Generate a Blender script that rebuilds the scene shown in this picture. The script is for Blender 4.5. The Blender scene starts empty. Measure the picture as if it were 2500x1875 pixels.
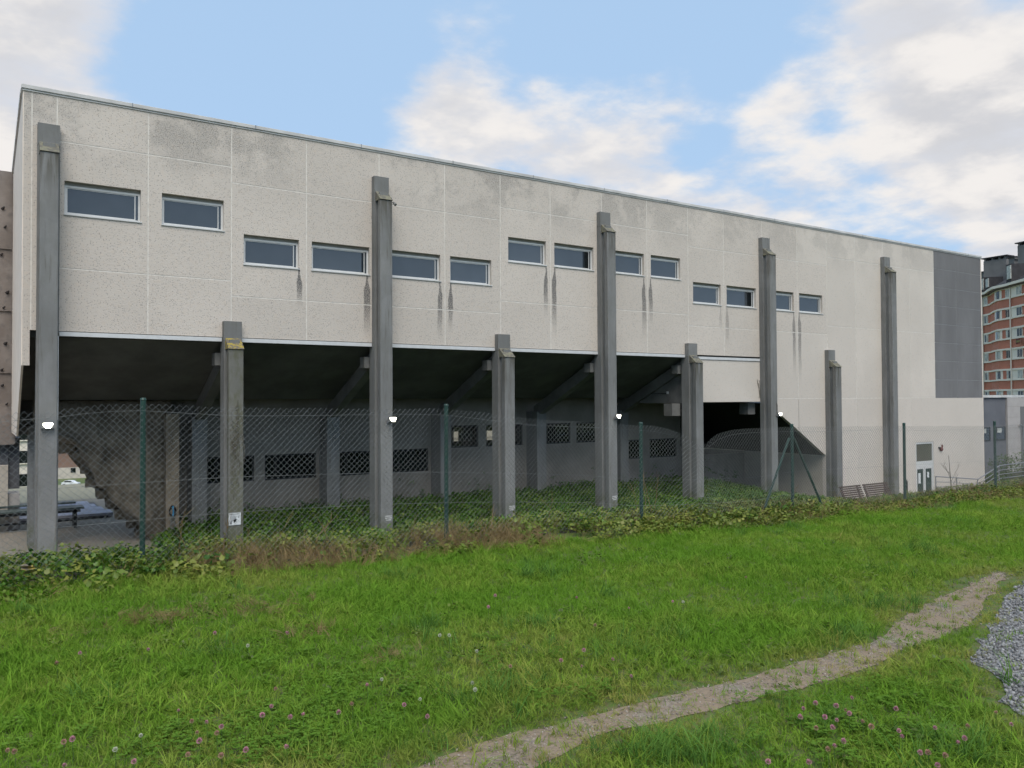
import bpy, math, random
import numpy as np
from mathutils import Matrix, Vector
R = math.radians
random.seed(7)
rng = np.random.default_rng(11)
scene = bpy.context.scene

# ------------------------------------------------------------------ camera
CAMZ = 1.65
fwd = Vector((0.54594786, 0.83757841, 0.02008349))
rgt = Vector((0.83779252, -0.54596477, -0.00511493))
upv = Vector((-0.00668073, -0.01961828, 0.99978522))
cam_d = bpy.data.cameras.new('camera')
cam = bpy.data.objects.new('camera', cam_d)
scene.collection.objects.link(cam)
M = Matrix.Identity(4)
for i in range(3):
    M[i][0], M[i][1], M[i][2] = rgt[i], upv[i], -fwd[i]
M.translation = (0, 0, CAMZ)
cam.matrix_world = M
cam_d.sensor_width = 36.0
cam_d.lens = 28.30
cam_d.clip_start = 0.05
cam_d.clip_end = 3000
scene.camera = cam

# ------------------------------------------------------------------ world
SUN_EL, SUN_AZ = R(55), R(203)      # azimuth measured from +Y towards +X
world = bpy.data.worlds.new('World')
scene.world = world
world.use_nodes = True
wn, wl = world.node_tree.nodes, world.node_tree.links
wn.clear()
def W(t, **k):
    n = wn.new(t)
    for a, b in k.items():
        setattr(n, a, b)
    return n
def wmath(op, a, b=None, c=None, clamp=False):
    n = W('ShaderNodeMath', operation=op, use_clamp=clamp)
    for i, v in enumerate((a, b, c)):
        if v is None: continue
        if isinstance(v, (int, float)): n.inputs[i].default_value = v
        else: wl.new(v, n.inputs[i])
    return n.outputs[0]
def wvec(op, a, b=None):
    n = W('ShaderNodeVectorMath', operation=op)
    for i, v in enumerate((a, b)):
        if v is None: continue
        if isinstance(v, (tuple, list)): n.inputs[i].default_value = v
        else: wl.new(v, n.inputs[i])
    return n
def wmix(f, a, b):
    n = W('ShaderNodeMix', data_type='RGBA')
    for s, v in ((0, f), (6, a), (7, b)):
        if isinstance(v, (int, float)): n.inputs[s].default_value = v
        elif isinstance(v, tuple): n.inputs[s].default_value = v
        else: wl.new(v, n.inputs[s])
    return n.outputs[2]
tc = W('ShaderNodeTexCoord')
dirv = tc.outputs['Generated']
sep = W('ShaderNodeSeparateXYZ'); wl.new(dirv, sep.inputs[0])
zc = wmath('ADD', wmath('MAXIMUM', sep.outputs[2], 0.0), 0.22)
inv = wmath('DIVIDE', 1.0, zc)
comb = W('ShaderNodeCombineXYZ')
wl.new(wmath('MULTIPLY', sep.outputs[0], inv), comb.inputs[0])
wl.new(wmath('MULTIPLY', sep.outputs[1], inv), comb.inputs[1])
wl.new(wmath('MULTIPLY', sep.outputs[2], 1.5), comb.inputs[2])
P0 = comb.outputs[0]
def cloud_noise(p, scale, detail=9.0, rough=0.55, dist=0.25):
    n = W('ShaderNodeTexNoise')
    n.inputs['Scale'].default_value = scale
    n.inputs['Detail'].default_value = detail
    n.inputs['Roughness'].default_value = rough
    n.inputs['Distortion'].default_value = dist
    wl.new(p, n.inputs['Vector'])
    return n.outputs['Fac']
# cloud banks: direction (from photo-plane offsets of the sky in view), half-width, weight
def dirpx(x, y):
    d = fwd * 1965.2 + rgt * (x - 1250) - upv * (y - 937.5)
    return d.normalized()
BANKS = [(60, 170, 330, .36), (330, 330, 190, .20), (-350, 250, 500, .3),
         (1000, 240, 130, .36), (1090, 300, 150, .30), (1230, 350, 230, .34), (1480, 350, 200, .30), (1620, 420, 200, .2),
         (1020, 0, 130, .14), (1180, 20, 120, .20), (1560, 0, 120, .2), (1010, 115, 110, -.26), (1300, 150, 120, -.14),
         (1670, 230, 100, .26), (1900, 250, 90, .30), (1320, 205, 45, .16),
         (2180, 90, 210, .22), (2400, 230, 300, .24), (2350, 440, 260, .18), (2700, 350, 500, .3), (1950, 490, 170, .10), (1800, 440, 160, .10),
         (520, 200, 260, -.30), (720, 170, 330, -.34), (640, 340, 230, -.32), (1480, 150, 230, -.34), (1780, 120, 190, -.34), (1780, 330, 150, -.20), (2040, 330, 100, -.22), (2120, 560, 150, -.20), (2330, 570, 90, -.12), (1700, 330, 90, -.16)]
bias = None
for x, y, r, w in BANKS:
    d = dirpx(x, y)
    dt = wvec('DOT_PRODUCT', dirv, tuple(d)).outputs['Value']
    k_ = 2.0 / (r / 1965.2) ** 2
    g = wmath('EXPONENT', wmath('MULTIPLY_ADD', dt, k_, -k_))
    bias = wmath('MULTIPLY_ADD', g, w, 0.0 if bias is None else bias)
def density(p, det=8):
    a = cloud_noise(p, 3.2, det, .565, 0)
    return wmath('ADD', wmath('MULTIPLY_ADD', a, 1.35, -0.86), bias)
den = density(P0)
P1 = wvec('ADD', P0, (-0.07, -0.10, 0.09)).outputs[0]
den1 = density(P1, 5)
def smooth(v, a, b):
    n = W('ShaderNodeMapRange', interpolation_type='SMOOTHERSTEP')
    wl.new(v, n.inputs['Value'])
    n.inputs['From Min'].default_value = a; n.inputs['From Max'].default_value = b
    return n.outputs['Result']
cover = smooth(den, -0.17, 0.25)
lit = smooth(wmath('SUBTRACT', den, den1), -0.20, 0.24)
thick = smooth(den, 0.05, 0.5)
sky = W('ShaderNodeTexSky', sky_type='NISHITA')
sky.sun_disc = False
sky.sun_elevation = SUN_EL
sky.sun_rotation = SUN_AZ
sky.air_density = 1.0; sky.dust_density = 2.2; sky.ozone_density = 1.0
SKYS = 0.12
k = 1 / SKYS
grey = wmix(thick, (.565 * k, .585 * k, .635 * k, 1), (.52 * k, .525 * k, .55 * k, 1))
cloudc = wmix(lit, grey, (.73 * k, .705 * k, .685 * k, 1))
# thin milky veil over the blue
skyv = wmix(0.85, sky.outputs[0], (.37 * k, .535 * k, .75 * k, 1))
col = wmix(cover, skyv, cloudc)
bg = W('ShaderNodeBackground'); bg.inputs['Strength'].default_value = SKYS
wl.new(col, bg.inputs['Color'])
wo = W('ShaderNodeOutputWorld'); wl.new(bg.outputs[0], wo.inputs['Surface'])

# ------------------------------------------------------------------ sun (behind thin cloud)
sd = bpy.data.lights.new('sun', 'SUN')
sd.energy = 2.6
sd.angle = R(45)
sd.color = (1.0, .935, .85)
sd.specular_factor = 0.0
sun = bpy.data.objects.new('sun', sd)
scene.collection.objects.link(sun)
sdir = Vector((math.sin(SUN_AZ) * math.cos(SUN_EL), math.cos(SUN_AZ) * math.cos(SUN_EL), math.sin(SUN_EL)))
sun.rotation_euler = sdir.to_track_quat('Z', 'Y').to_euler()
sun.location = (0, -10, 20)

vs = scene.view_settings
vs.view_transform = 'Standard'; vs.look = 'None'; vs.exposure = 0.3; vs.gamma = 1.0
vs.use_curve_mapping = False
scene.render.engine = 'CYCLES'
scene.cycles.use_denoising = True
scene.cycles.use_adaptive_sampling = True
scene.cycles.adaptive_threshold = 0.025
scene.cycles.adaptive_min_samples = 20
scene.cycles.max_bounces = 4
scene.cycles.diffuse_bounces = 3
world.cycles.sampling_method = 'MANUAL'
world.cycles.sample_map_resolution = 256

# ------------------------------------------------------------------ material helpers
class NT:
    def __init__(s, name):
        s.m = bpy.data.materials.new(name); s.m.use_nodes = True
        s.t = s.m.node_tree; s.n = s.t.nodes; s.l = s.t.links; s.n.clear()
        s.out = s.n.new('ShaderNodeOutputMaterial')
        s.b = s.n.new('ShaderNodeBsdfPrincipled')
        s.l.new(s.b.outputs[0], s.out.inputs[0])
        s.b.inputs['Specular IOR Level'].default_value = 0.25
        s.b.inputs['Roughness'].default_value = 0.85
        g = s.n.new('ShaderNodeNewGeometry'); s.pos = g.outputs['Position']; s.geo = g
    def put(s, sock, v):
        if isinstance(v, (int, float)): sock.default_value = v
        elif isinstance(v, tuple): sock.default_value = v if len(v) == 4 or sock.type == 'VECTOR' else v + (1,)
        else: s.l.new(v, sock)
    def math(s, op, a, b=None, c=None, clamp=False):
        n = s.n.new('ShaderNodeMath'); n.operation = op; n.use_clamp = clamp
        for i, v in enumerate((a, b, c)):
            if v is not None: s.put(n.inputs[i], v)
        return n.outputs[0]
    def mix(s, f, a, b, mode='MIX'):
        n = s.n.new('ShaderNodeMix'); n.data_type = 'RGBA'; n.blend_type = mode
        s.put(n.inputs[0], f); s.put(n.inputs[6], a); s.put(n.inputs[7], b)
        return n.outputs[2]
    def noise(s, scale, detail=4, rough=.55, vec=None, dist=0.0):
        n = s.n.new('ShaderNodeTexNoise')
        n.inputs['Scale'].default_value = scale; n.inputs['Detail'].default_value = detail
        n.inputs['Roughness'].default_value = rough; n.inputs['Distortion'].default_value = dist
        s.l.new(vec if vec is not None else s.pos, n.inputs['Vector'])
        return n.outputs['Fac']
    def voro(s, scale, vec=None, out='Distance', rand=1.0):
        n = s.n.new('ShaderNodeTexVoronoi'); n.inputs['Scale'].default_value = scale
        n.inputs['Randomness'].default_value = rand
        s.l.new(vec if vec is not None else s.pos, n.inputs['Vector'])
        return n.outputs[out]
    def ss(s, v, a, b, o0=0.0, o1=1.0):
        n = s.n.new('ShaderNodeMapRange'); n.interpolation_type = 'SMOOTHSTEP'
        s.put(n.inputs['Value'], v)
        n.inputs['From Min'].default_value = a; n.inputs['From Max'].default_value = b
        n.inputs['To Min'].default_value = o0; n.inputs['To Max'].default_value = o1
        return n.outputs['Result']
    def sxyz(s, v=None):
        n = s.n.new('ShaderNodeSeparateXYZ'); s.l.new(v if v is not None else s.pos, n.inputs[0]); return n.outputs
    def scaled(s, v3):
        n = s.n.new('ShaderNodeVectorMath'); n.operation = 'MULTIPLY'
        s.l.new(s.pos, n.inputs[0]); n.inputs[1].default_value = v3; return n.outputs[0]
    def bump(s, h, strength=.3, dist=.01):
        n = s.n.new('ShaderNodeBump'); n.inputs['Strength'].default_value = strength
        n.inputs['Distance'].default_value = dist
        s.l.new(h, n.inputs['Height']); s.l.new(n.outputs[0], s.b.inputs['Normal'])
    def col(s, v): s.put(s.b.inputs['Base Color'], v)
    def set(s, **k):
        for a, v in k.items(): s.put(s.b.inputs[a.replace('_', ' ')], v)
        return s

def plain(name, c, rough=.8, metal=0.0, var=.12, scale=6.0, spec=.25):
    t = NT(name)
    n = t.noise(scale, 5, .6)
    t.col(t.mix(t.ss(n, .3, .7), tuple(x * (1 - var) for x in c), tuple(min(1, x * (1 + var)) for x in c)))
    t.set(Roughness=rough, Metallic=metal)
    t.b.inputs['Specular IOR Level'].default_value = spec
    return t.m

MAT = {}
# exposed-aggregate precast concrete of the facade, with run-off stains below the sills
STREAKS = [(7.27, 5.38, 4.15, .075, .9), (9.30, 5.3, 3.3, .10, .8), (11.70, 5.3, 3.35, .08, .75), (12.07, 5.3, 3.6, .075, .85),
           (15.72, 6.12, 4.3, .08, .85), (16.07, 6.12, 3.6, .09, .85), (20.13, 6.1, 3.7, .09, .75), (20.47, 6.1, 4.2, .085, .75),
           (24.16, 5.3, 4.2, .07, .3), (24.53, 5.3, 3.5, .09, .4), (28.62, 5.3, 2.3, .09, .6), (28.98, 5.3, 2.0, .10, .6)]
def facade_mat(name, tint, speck, stains=True):
    t = NT(name)
    x, y, z = t.sxyz()
    big = t.noise(.35, 4, .6)
    base = t.mix(t.ss(big, .3, .7), tuple(c * .93 for c in tint), tuple(c * 1.05 for c in tint))
    oi = t.n.new('ShaderNodeObjectInfo')
    base = t.mix(t.math('MULTIPLY', oi.outputs['Random'], .5), base, tuple(c * .86 for c in tint))
    pk = t.noise(9, 3, .6)
    base = t.mix(t.ss(pk, .45, .75, 0, .35), base, (tint[0] * 1.02, tint[1] * .93, tint[2] * .84))
    v = t.voro(32, rand=1.0)
    vc = t.n.new('ShaderNodeTexVoronoi'); vc.inputs['Scale'].default_value = 32; t.l.new(t.pos, vc.inputs['Vector'])
    cr = t.sxyz(vc.outputs['Color'])[0]
    stone = t.math('MULTIPLY', t.ss(v, .26, .42, 1, 0), t.math('GREATER_THAN', cr, 1 - speck))
    dark = t.ss(cr, .6, 1.0, .35, .9)
    base = t.mix(t.math('MULTIPLY', stone, .68), base, (tint[0] * .36, tint[1] * .37, tint[2] * .39))
    light = t.math('MULTIPLY', t.ss(v, .2, .4, 1, 0), t.math('LESS_THAN', cr, speck * .8))
    base = t.mix(t.math('MULTIPLY', light, .4), base, (.56, .54, .51))
    fine = t.noise(38, 2, .6)
    spk = t.ss(fine, .48, .60)
    # weathering under the coping
    wn_ = t.noise(.75, 5, .65)
    topm = t.math('MULTIPLY', t.ss(z, 7.0, 8.5), t.ss(wn_, .46, .60))
    topm = t.math('MULTIPLY', topm, t.ss(x, 16, 26, 1.0, .55))
    base = t.mix(t.math('MULTIPLY', t.math('MULTIPLY', topm, t.math('ADD', t.math('MULTIPLY', spk, .7), .3)), .62), base, (.13, .13, .125))
    if stains:
        tot = None
        wob = t.math('MULTIPLY', t.math('SUBTRACT', t.noise(2.2, 3), .5), .10)
        xx = t.math('ADD', x, wob)
        for sx, zt, zb, w, a in STREAKS:
            q = t.math('DIVIDE', t.math('ABSOLUTE', t.math('SUBTRACT', xx, sx)), w)
            # narrow at the sill, wider below
            taper = t.ss(z, zt - .45, zt, 1.0, 3.2)
            m = t.ss(t.math('MULTIPLY', q, taper), .75, 1.25, 1, 0)
            m = t.math('MULTIPLY', m, t.ss(z, zb, zb + (zt - zb) * .75, 0, 1))
            m = t.math('MULTIPLY', m, t.math('LESS_THAN', z, zt))
            m = t.math('MULTIPLY', m, a)
            tot = m if tot is None else t.math('ADD', tot, m)
        tot = t.math('MULTIPLY', tot, t.math('ADD', t.math('MULTIPLY', t.ss(t.noise(34, 2, .7), .42, .58), .6), .4))
        base = t.mix(t.math('MINIMUM', t.math('MULTIPLY', tot, 1.35), .92), base, (.075, .075, .075))
    t.col(base)
    t.bump(t.math('ADD', t.math('MULTIPLY', v, .7), fine), .35, .012)
    return t.m
MAT['panel'] = facade_mat('aggregate_concrete', (.565, .508, .447), .36)
MAT['panel_smooth'] = facade_mat('smooth_concrete', (.585, .53, .468), .08)
MAT['joint'] = plain('joint_sealant', (.64, .60, .54))
MAT['endwall'] = plain('end_wall_render', (.72, .63, .54), var=.06, scale=2)
MAT['beige'] = plain('beige_render', (.42, .38, .32), var=.08, scale=2)
t = NT('grey_panel'); n1 = t.noise(1.2, 4, .6, vec=t.scaled((1, 1, .25)))
t.col(t.mix(t.ss(n1, .3, .7), (.145, .142, .142), (.18, .177, .177))); MAT['grey_panel'] = t.m
MAT['grey_joint'] = plain('grey_joint', (.22, .22, .22))
MAT['metal_trim'] = plain('metal_trim', (.56, .565, .56), rough=.5, var=.05, spec=.4)
MAT['coping'] = plain('coping_metal', (.52, .51, .49), rough=.55, var=.14, scale=1.5)
MAT['alu'] = plain('white_aluminium', (.56, .56, .545), rough=.45, var=.05, spec=.4)
MAT['reveal'] = plain('reveal_dark', (.30, .275, .24))

def column_mat(name, base, moss, ztop=None):
    t = NT(name)
    x, y, z = t.sxyz()
    n = t.noise(1.5, 5, .6, vec=t.scaled((1, 1, .3)))
    c = t.mix(t.ss(n, .3, .7), tuple(v * .86 for v in base), tuple(v * 1.12 for v in base))
    bl = t.ss(t.noise(.9, 3, .5, vec=t.scaled((1, 1, 1.6))), .5, .56, 0, .22)
    c = t.mix(bl, c, tuple(v * .72 for v in base))
    st = t.noise(14, 4, .6, vec=t.scaled((1, 1, .07)))
    c = t.mix(t.ss(st, .54, .70, 0, .5), c, (.105, .098, .08))
    sp = t.noise(70, 2, .6)
    c = t.mix(t.ss(sp, .55, .7, 0, .25), c, (.06, .06, .055))
    if moss:
        ms = t.math('MULTIPLY', t.ss(t.noise(5, 5, .65, vec=t.scaled((1, 1, .4))), .38, .62), moss)
        c = t.mix(ms, c, (.10, .10, .062))
    if ztop:
        tm = t.math('MULTIPLY', t.ss(z, ztop - 1.5, ztop), t.ss(t.noise(9, 4, .6, vec=t.scaled((1, 1, .1))), .36, .60))
        c = t.mix(t.math('MULTIPLY', tm, .75), c, (.075, .068, .05))
    # green tide line of splashed soil near the ground
    gz = t.math('MULTIPLY', t.ss(z, -2.0, -1.35, 1, 0), t.ss(t.noise(3, 4), .35, .65))
    c = t.mix(t.math('MULTIPLY', gz, .6), c, (.09, .10, .05))
    t.col(c); t.set(Roughness=.75)
    t.bump(t.math('ADD', n, t.math('MULTIPLY', sp, .4)), .2, .01)
    return t.m
MAT['column'] = column_mat('painted_concrete', (.19, .19, .184), .12)
MAT['pier_tall'] = column_mat('pier_concrete_tall', (.20, .20, .194), .12, 7.55)
MAT['pier_short'] = column_mat('pier_concrete_short', (.20, .20, .194), .12, 3.05)
MAT['column_mossy'] = column_mat('mossy_concrete', (.15, .148, .13), .75)
t = NT('cap_lichen')
lc = t.ss(t.noise(9, 3, .6), .46, .56)
t.col(t.mix(lc, (.13, .122, .10), (.185, .175, .125))); MAT['cap'] = t.m
t = NT('cap_yellow_lichen')
lc = t.ss(t.noise(11, 3, .6), .50, .56)
t.col(t.mix(lc, (.14, .12, .09), (.31, .24, .05))); MAT['cap_yellow'] = t.m
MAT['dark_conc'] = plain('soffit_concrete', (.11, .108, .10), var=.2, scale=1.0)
MAT['soffit_shade'] = plain('stair_soffit_shade', (.035, .035, .034), var=.2)  # shade under the stair put into the colour, darker than the soffit concrete
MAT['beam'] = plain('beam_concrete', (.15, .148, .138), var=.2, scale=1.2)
t = NT('undercroft_wall')
x, y, z = t.sxyz()
n = t.noise(.8, 5, .6)
c = t.mix(t.ss(n, .3, .7), (.17, .155, .132), (.235, .217, .188))
st = t.ss(t.noise(3, 4, .6, vec=t.scaled((1, 1, .12))), .55, .7)
c = t.mix(t.math('MULTIPLY', t.math('MULTIPLY', st, t.ss(z, -2.2, -.6, 1, .1)), .55), c, (.10, .10, .07))
t.col(c); MAT['under_wall'] = t.m

def glass(name, base, ior=1.6, rough=.03):
    t = NT(name)
    oi = t.n.new('ShaderNodeObjectInfo'); n = t.math('ADD', t.math('MULTIPLY', t.noise(.9, 2), .6), t.math('MULTIPLY', oi.outputs['Random'], .6))
    t.col(t.mix(n, tuple(c * .45 for c in base), tuple(c * 1.7 for c in base)))
    t.set(Roughness=rough, IOR=ior); t.b.inputs['Specular IOR Level'].default_value = .5
    t.bump(t.noise(1.7, 2, .5), .12, .02)
    return t.m
MAT['glass'] = glass('window_glass', (.036, .043, .050), 1.8, .08)
MAT['glass_dark'] = glass('dark_window_glass', (.006, .008, .009), 1.42)
MAT['glass_olive'] = glass('olive_glass', (.085, .085, .065), 1.45)
MAT['glass_green'] = glass('green_glass', (.03, .055, .045), 1.45)
MAT['curtain'] = plain('curtain_glass', (.40, .40, .36), rough=.5, var=.3, scale=3)
t = NT('clear_glass')
tr = t.n.new('ShaderNodeBsdfTransparent'); tr.inputs[0].default_value = (.8, .82, .8, 1)
gl = t.n.new('ShaderNodeBsdfGlossy'); gl.inputs['Roughness'].default_value = .03
fr = t.n.new('ShaderNodeFresnel'); fr.inputs[0].default_value = 1.45
mx = t.n.new('ShaderNodeMixShader')
t.l.new(fr.outputs[0], mx.inputs[0]); t.l.new(tr.outputs[0], mx.inputs[1]); t.l.new(gl.outputs[0], mx.inputs[2])
t.l.new(mx.outputs[0], t.out.inputs[0]); MAT['clear_glass'] = t.m

t = NT('rock_concrete')
n = t.noise(1.6, 7, .65); n2 = t.noise(7, 4, .6)
c = t.mix(t.ss(n, .3, .7), (.085, .07, .05), (.19, .16, .12))
c = t.mix(t.ss(n2, .5, .7, 0, .5), c, (.07, .065, .045))
t.col(c); t.bump(t.math('ADD', n, t.math('MULTIPLY', n2, .5)), .6, .08); MAT['rock'] = t.m
t = NT('tower_concrete')
n = t.noise(.9, 6, .6); n2 = t.noise(5, 4, .6)
c = t.mix(t.ss(n, .3, .7), (.165, .135, .115), (.25, .215, .19))
c = t.mix(t.ss(n2, .52, .7, 0, .4), c, (.11, .10, .095))
t.col(c); t.bump(n2, .4, .02); MAT['tower'] = t.m
MAT['hold'] = plain('climbing_hold', (.035, .03, .028))
MAT['bluegrey'] = plain('blue_grey_wall', (.115, .118, .128))
MAT['brown_pier'] = plain('brown_pier', (.20, .165, .12), var=.25, scale=2)

# ground materials
t = NT('lawn_soil')
n = t.noise(1.1, 5, .6); n2 = t.noise(22, 3, .6)
c = t.mix(t.ss(n, .3, .7), (.060, .100, .018), (.080, .130, .024))
c = t.mix(t.ss(n2, .42, .62, 0, .75), c, (.12, .098, .048))
t.col(c); MAT['lawn'] = t.m
t = NT('path_gravel')
v = t.voro(55); vc = t.sxyz(t.voro(55, out='Color'))[0]
n = t.noise(2.2, 4); n3 = t.noise(.9, 3)
c = t.mix(vc, (.13, .11, .088), (.29, .25, .21))
c = t.mix(t.ss(n, .32, .54, .15, .9), c, (.235, .176, .118))
t.col(c); t.bump(t.math('SUBTRACT', 1.0, v), .8, .012); MAT['path'] = t.m
t = NT('gravel_bed')
vc = t.sxyz(t.voro(40, out='Color'))[0]
t.col(t.mix(vc, (.10, .098, .097), (.28, .275, .27))); t.bump(t.math('SUBTRACT', 1.0, t.voro(40)), .9, .015); MAT['gravel'] = t.m
t = NT('gravel_stone')
oi = t.n.new('ShaderNodeObjectInfo')
t.col(t.mix(oi.outputs['Random'], (.085, .084, .083), (.31, .305, .30))); MAT['stone'] = t.m
t = NT('pebble')
oi = t.n.new('ShaderNodeObjectInfo')
t.col(t.mix(oi.outputs['Random'], (.14, .115, .09), (.34, .295, .25))); MAT['pebble'] = t.m
t = NT('courtyard_paving')
n = t.noise(1.2, 5, .6)
br = t.n.new('ShaderNodeTexBrick'); t.l.new(t.pos, br.inputs['Vector'])
br.inputs['Scale'].default_value = 2.6; br.inputs['Mortar Size'].default_value = .012
br.inputs['Color1'].default_value = (.21, .185, .15, 1); br.inputs['Color2'].default_value = (.27, .235, .19, 1)
br.inputs['Mortar'].default_value = (.13, .12, .10, 1)
c = t.mix(t.ss(n, .35, .65, 0, .55), br.outputs['Color'], (.17, .155, .12))
t.col(c); MAT['paving'] = t.m
MAT['soil'] = plain('bank_soil', (.045, .042, .025), var=.4, scale=3)
t = NT('far_field')
fy = t.sxyz()[1]
fc = t.mix(t.ss(t.noise(.05, 4), .3, .7), (.085, .12, .04), (.12, .15, .055))
t.col(t.mix(t.math('GREATER_THAN', fy, 46.), (.25, .235, .17), fc)); MAT['field'] = t.m
MAT['slab'] = plain('pale_slab', (.36, .36, .42), var=.12, scale=2)
MAT['slab_gap'] = plain('slab_gap', (.05, .05, .055))

def leaf_mat(name, c0, c1, c2=None, rough=.55, trans=.3, patch=None):
    """foliage: per-instance random tint plus slow patches over the ground"""
    t = NT(name)
    oi = t.n.new('ShaderNodeObjectInfo')
    c = t.mix(oi.outputs['Random'], c0, c1)
    if c2:
        at = t.n.new('ShaderNodeAttribute'); at.attribute_type = 'INSTANCER'; at.attribute_name = 'tint'
        c = t.mix(at.outputs['Fac'], c, c2)
    if patch:
        c = t.mix(t.ss(t.noise(.8, 4, .6), .38, .62, 0, .8), c, patch)
    df = t.n.new('ShaderNodeBsdfDiffuse'); t.put(df.inputs['Color'], c)
    tl = t.n.new('ShaderNodeBsdfTranslucent'); t.put(tl.inputs['Color'], c)
    mx = t.n.new('ShaderNodeMixShader'); mx.inputs[0].default_value = trans
    t.l.new(df.outputs[0], mx.inputs[1]); t.l.new(tl.outputs[0], mx.inputs[2])
    if rough < .5:
        gs = t.n.new('ShaderNodeBsdfGlossy'); gs.inputs['Roughness'].default_value = rough
        m2 = t.n.new('ShaderNodeMixShader'); m2.inputs[0].default_value = .025
        t.l.new(mx.outputs[0], m2.inputs[1]); t.l.new(gs.outputs[0], m2.inputs[2]); mx = m2
    t.l.new(mx.outputs[0], t.out.inputs[0])
    t.n.remove(t.b)
    return t.m
MAT['grass'] = leaf_mat('grass_blade', (.098, .20, .019), (.235, .385, .046), (.36, .29, .10), patch=(.125, .262, .026))
MAT['tuft'] = leaf_mat('long_grass_blade', (.07, .16, .03), (.14, .26, .05))
MAT['clover'] = leaf_mat('clover_leaf', (.085, .175, .022), (.14, .25, .038), trans=.25)
MAT['ivy'] = leaf_mat('ivy_leaf', (.022, .072, .010), (.075, .165, .018), (.22, .26, .035), rough=.4, trans=.18)
MAT['bramble'] = leaf_mat('bramble_leaf', (.045, .09, .013), (.12, .18, .026), (.26, .25, .05), rough=.45, trans=.2)
MAT['straw'] = leaf_mat('dry_grass', (.16, .108, .05), (.33, .245, .125), trans=.2)
MAT['twig'] = plain('twig', (.12, .108, .085))
MAT['pink'] = plain('clover_pink', (.46, .22, .26), var=.3, scale=60)
MAT['pink_brown'] = plain('clover_fading', (.38, .22, .16), var=.3, scale=60)
MAT['white_flower'] = plain('clover_white', (.50, .50, .38), var=.15, scale=60)
MAT['stem'] = plain('stem_green', (.07, .13, .03))
MAT['fence_green'] = plain('fence_green_paint', (.014, .045, .034), rough=.45, var=.15, spec=.4)
MAT['wire'] = plain('galvanised_wire', (.17, .175, .17), rough=.5, metal=.1, var=.15, scale=2, spec=.5)
MAT['lamp_body'] = plain('lamp_body', (.16, .16, .155), rough=.5)
t = NT('lamp_lens'); t.col((.9, .9, .8)); t.b.inputs['Emission Color'].default_value = (1, .97, .80, 1); t.b.inputs['Emission Strength'].default_value = 12; MAT['lamp'] = t.m
MAT['sign_white'] = plain('sign_white', (.62, .64, .64), var=.06)
MAT['print_grey'] = plain('print_grey', (.14, .145, .15))
MAT['stencil'] = plain('white_stencil', (.62, .62, .60), var=.25, scale=80)
MAT['black'] = plain('black_metal', (.012, .013, .014), rough=.5)
MAT['table_green'] = plain('table_green', (.06, .078, .074), rough=.5)
MAT['blue'] = plain('blue_rope', (.05, .24, .42))
MAT['brown_slat'] = plain('brown_timber', (.10, .072, .06), var=.3, scale=5)
MAT['steel'] = plain('railing_steel', (.27, .275, .28), rough=.4, metal=.5)
MAT['red'] = plain('red_alarm', (.13, .04, .035))
MAT['brick'] = plain('brick_red', (.45, .17, .11), var=.06, scale=.6)
MAT['cream'] = plain('cream_render', (.72, .65, .55), var=.04, scale=.4)
MAT['slate'] = plain('dark_slate', (.045, .043, .046), var=.2, scale=2)
MAT['grey_block'] = plain('grey_chimney', (.155, .15, .145), var=.1, scale=1)
MAT['annex'] = plain('annex_grey', (.125, .128, .14), var=.12, scale=.8)
MAT['annex_block'] = plain('annex_block', (.37, .345, .325), var=.06, scale=2)
MAT['white_car'] = plain('white_car', (.70, .71, .72), rough=.25, var=.02, spec=.5)
MAT['tyre'] = plain('tyre', (.02, .02, .02))
MAT['brown_wall'] = plain('brown_wall', (.22, .14, .11), var=.08, scale=.2)
MAT['pale_wall'] = plain('pale_wall', (.50, .45, .39), var=.05, scale=.2)
MAT['pink_wall'] = plain('pink_wall', (.62, .46, .36), var=.06, scale=.3)

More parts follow.
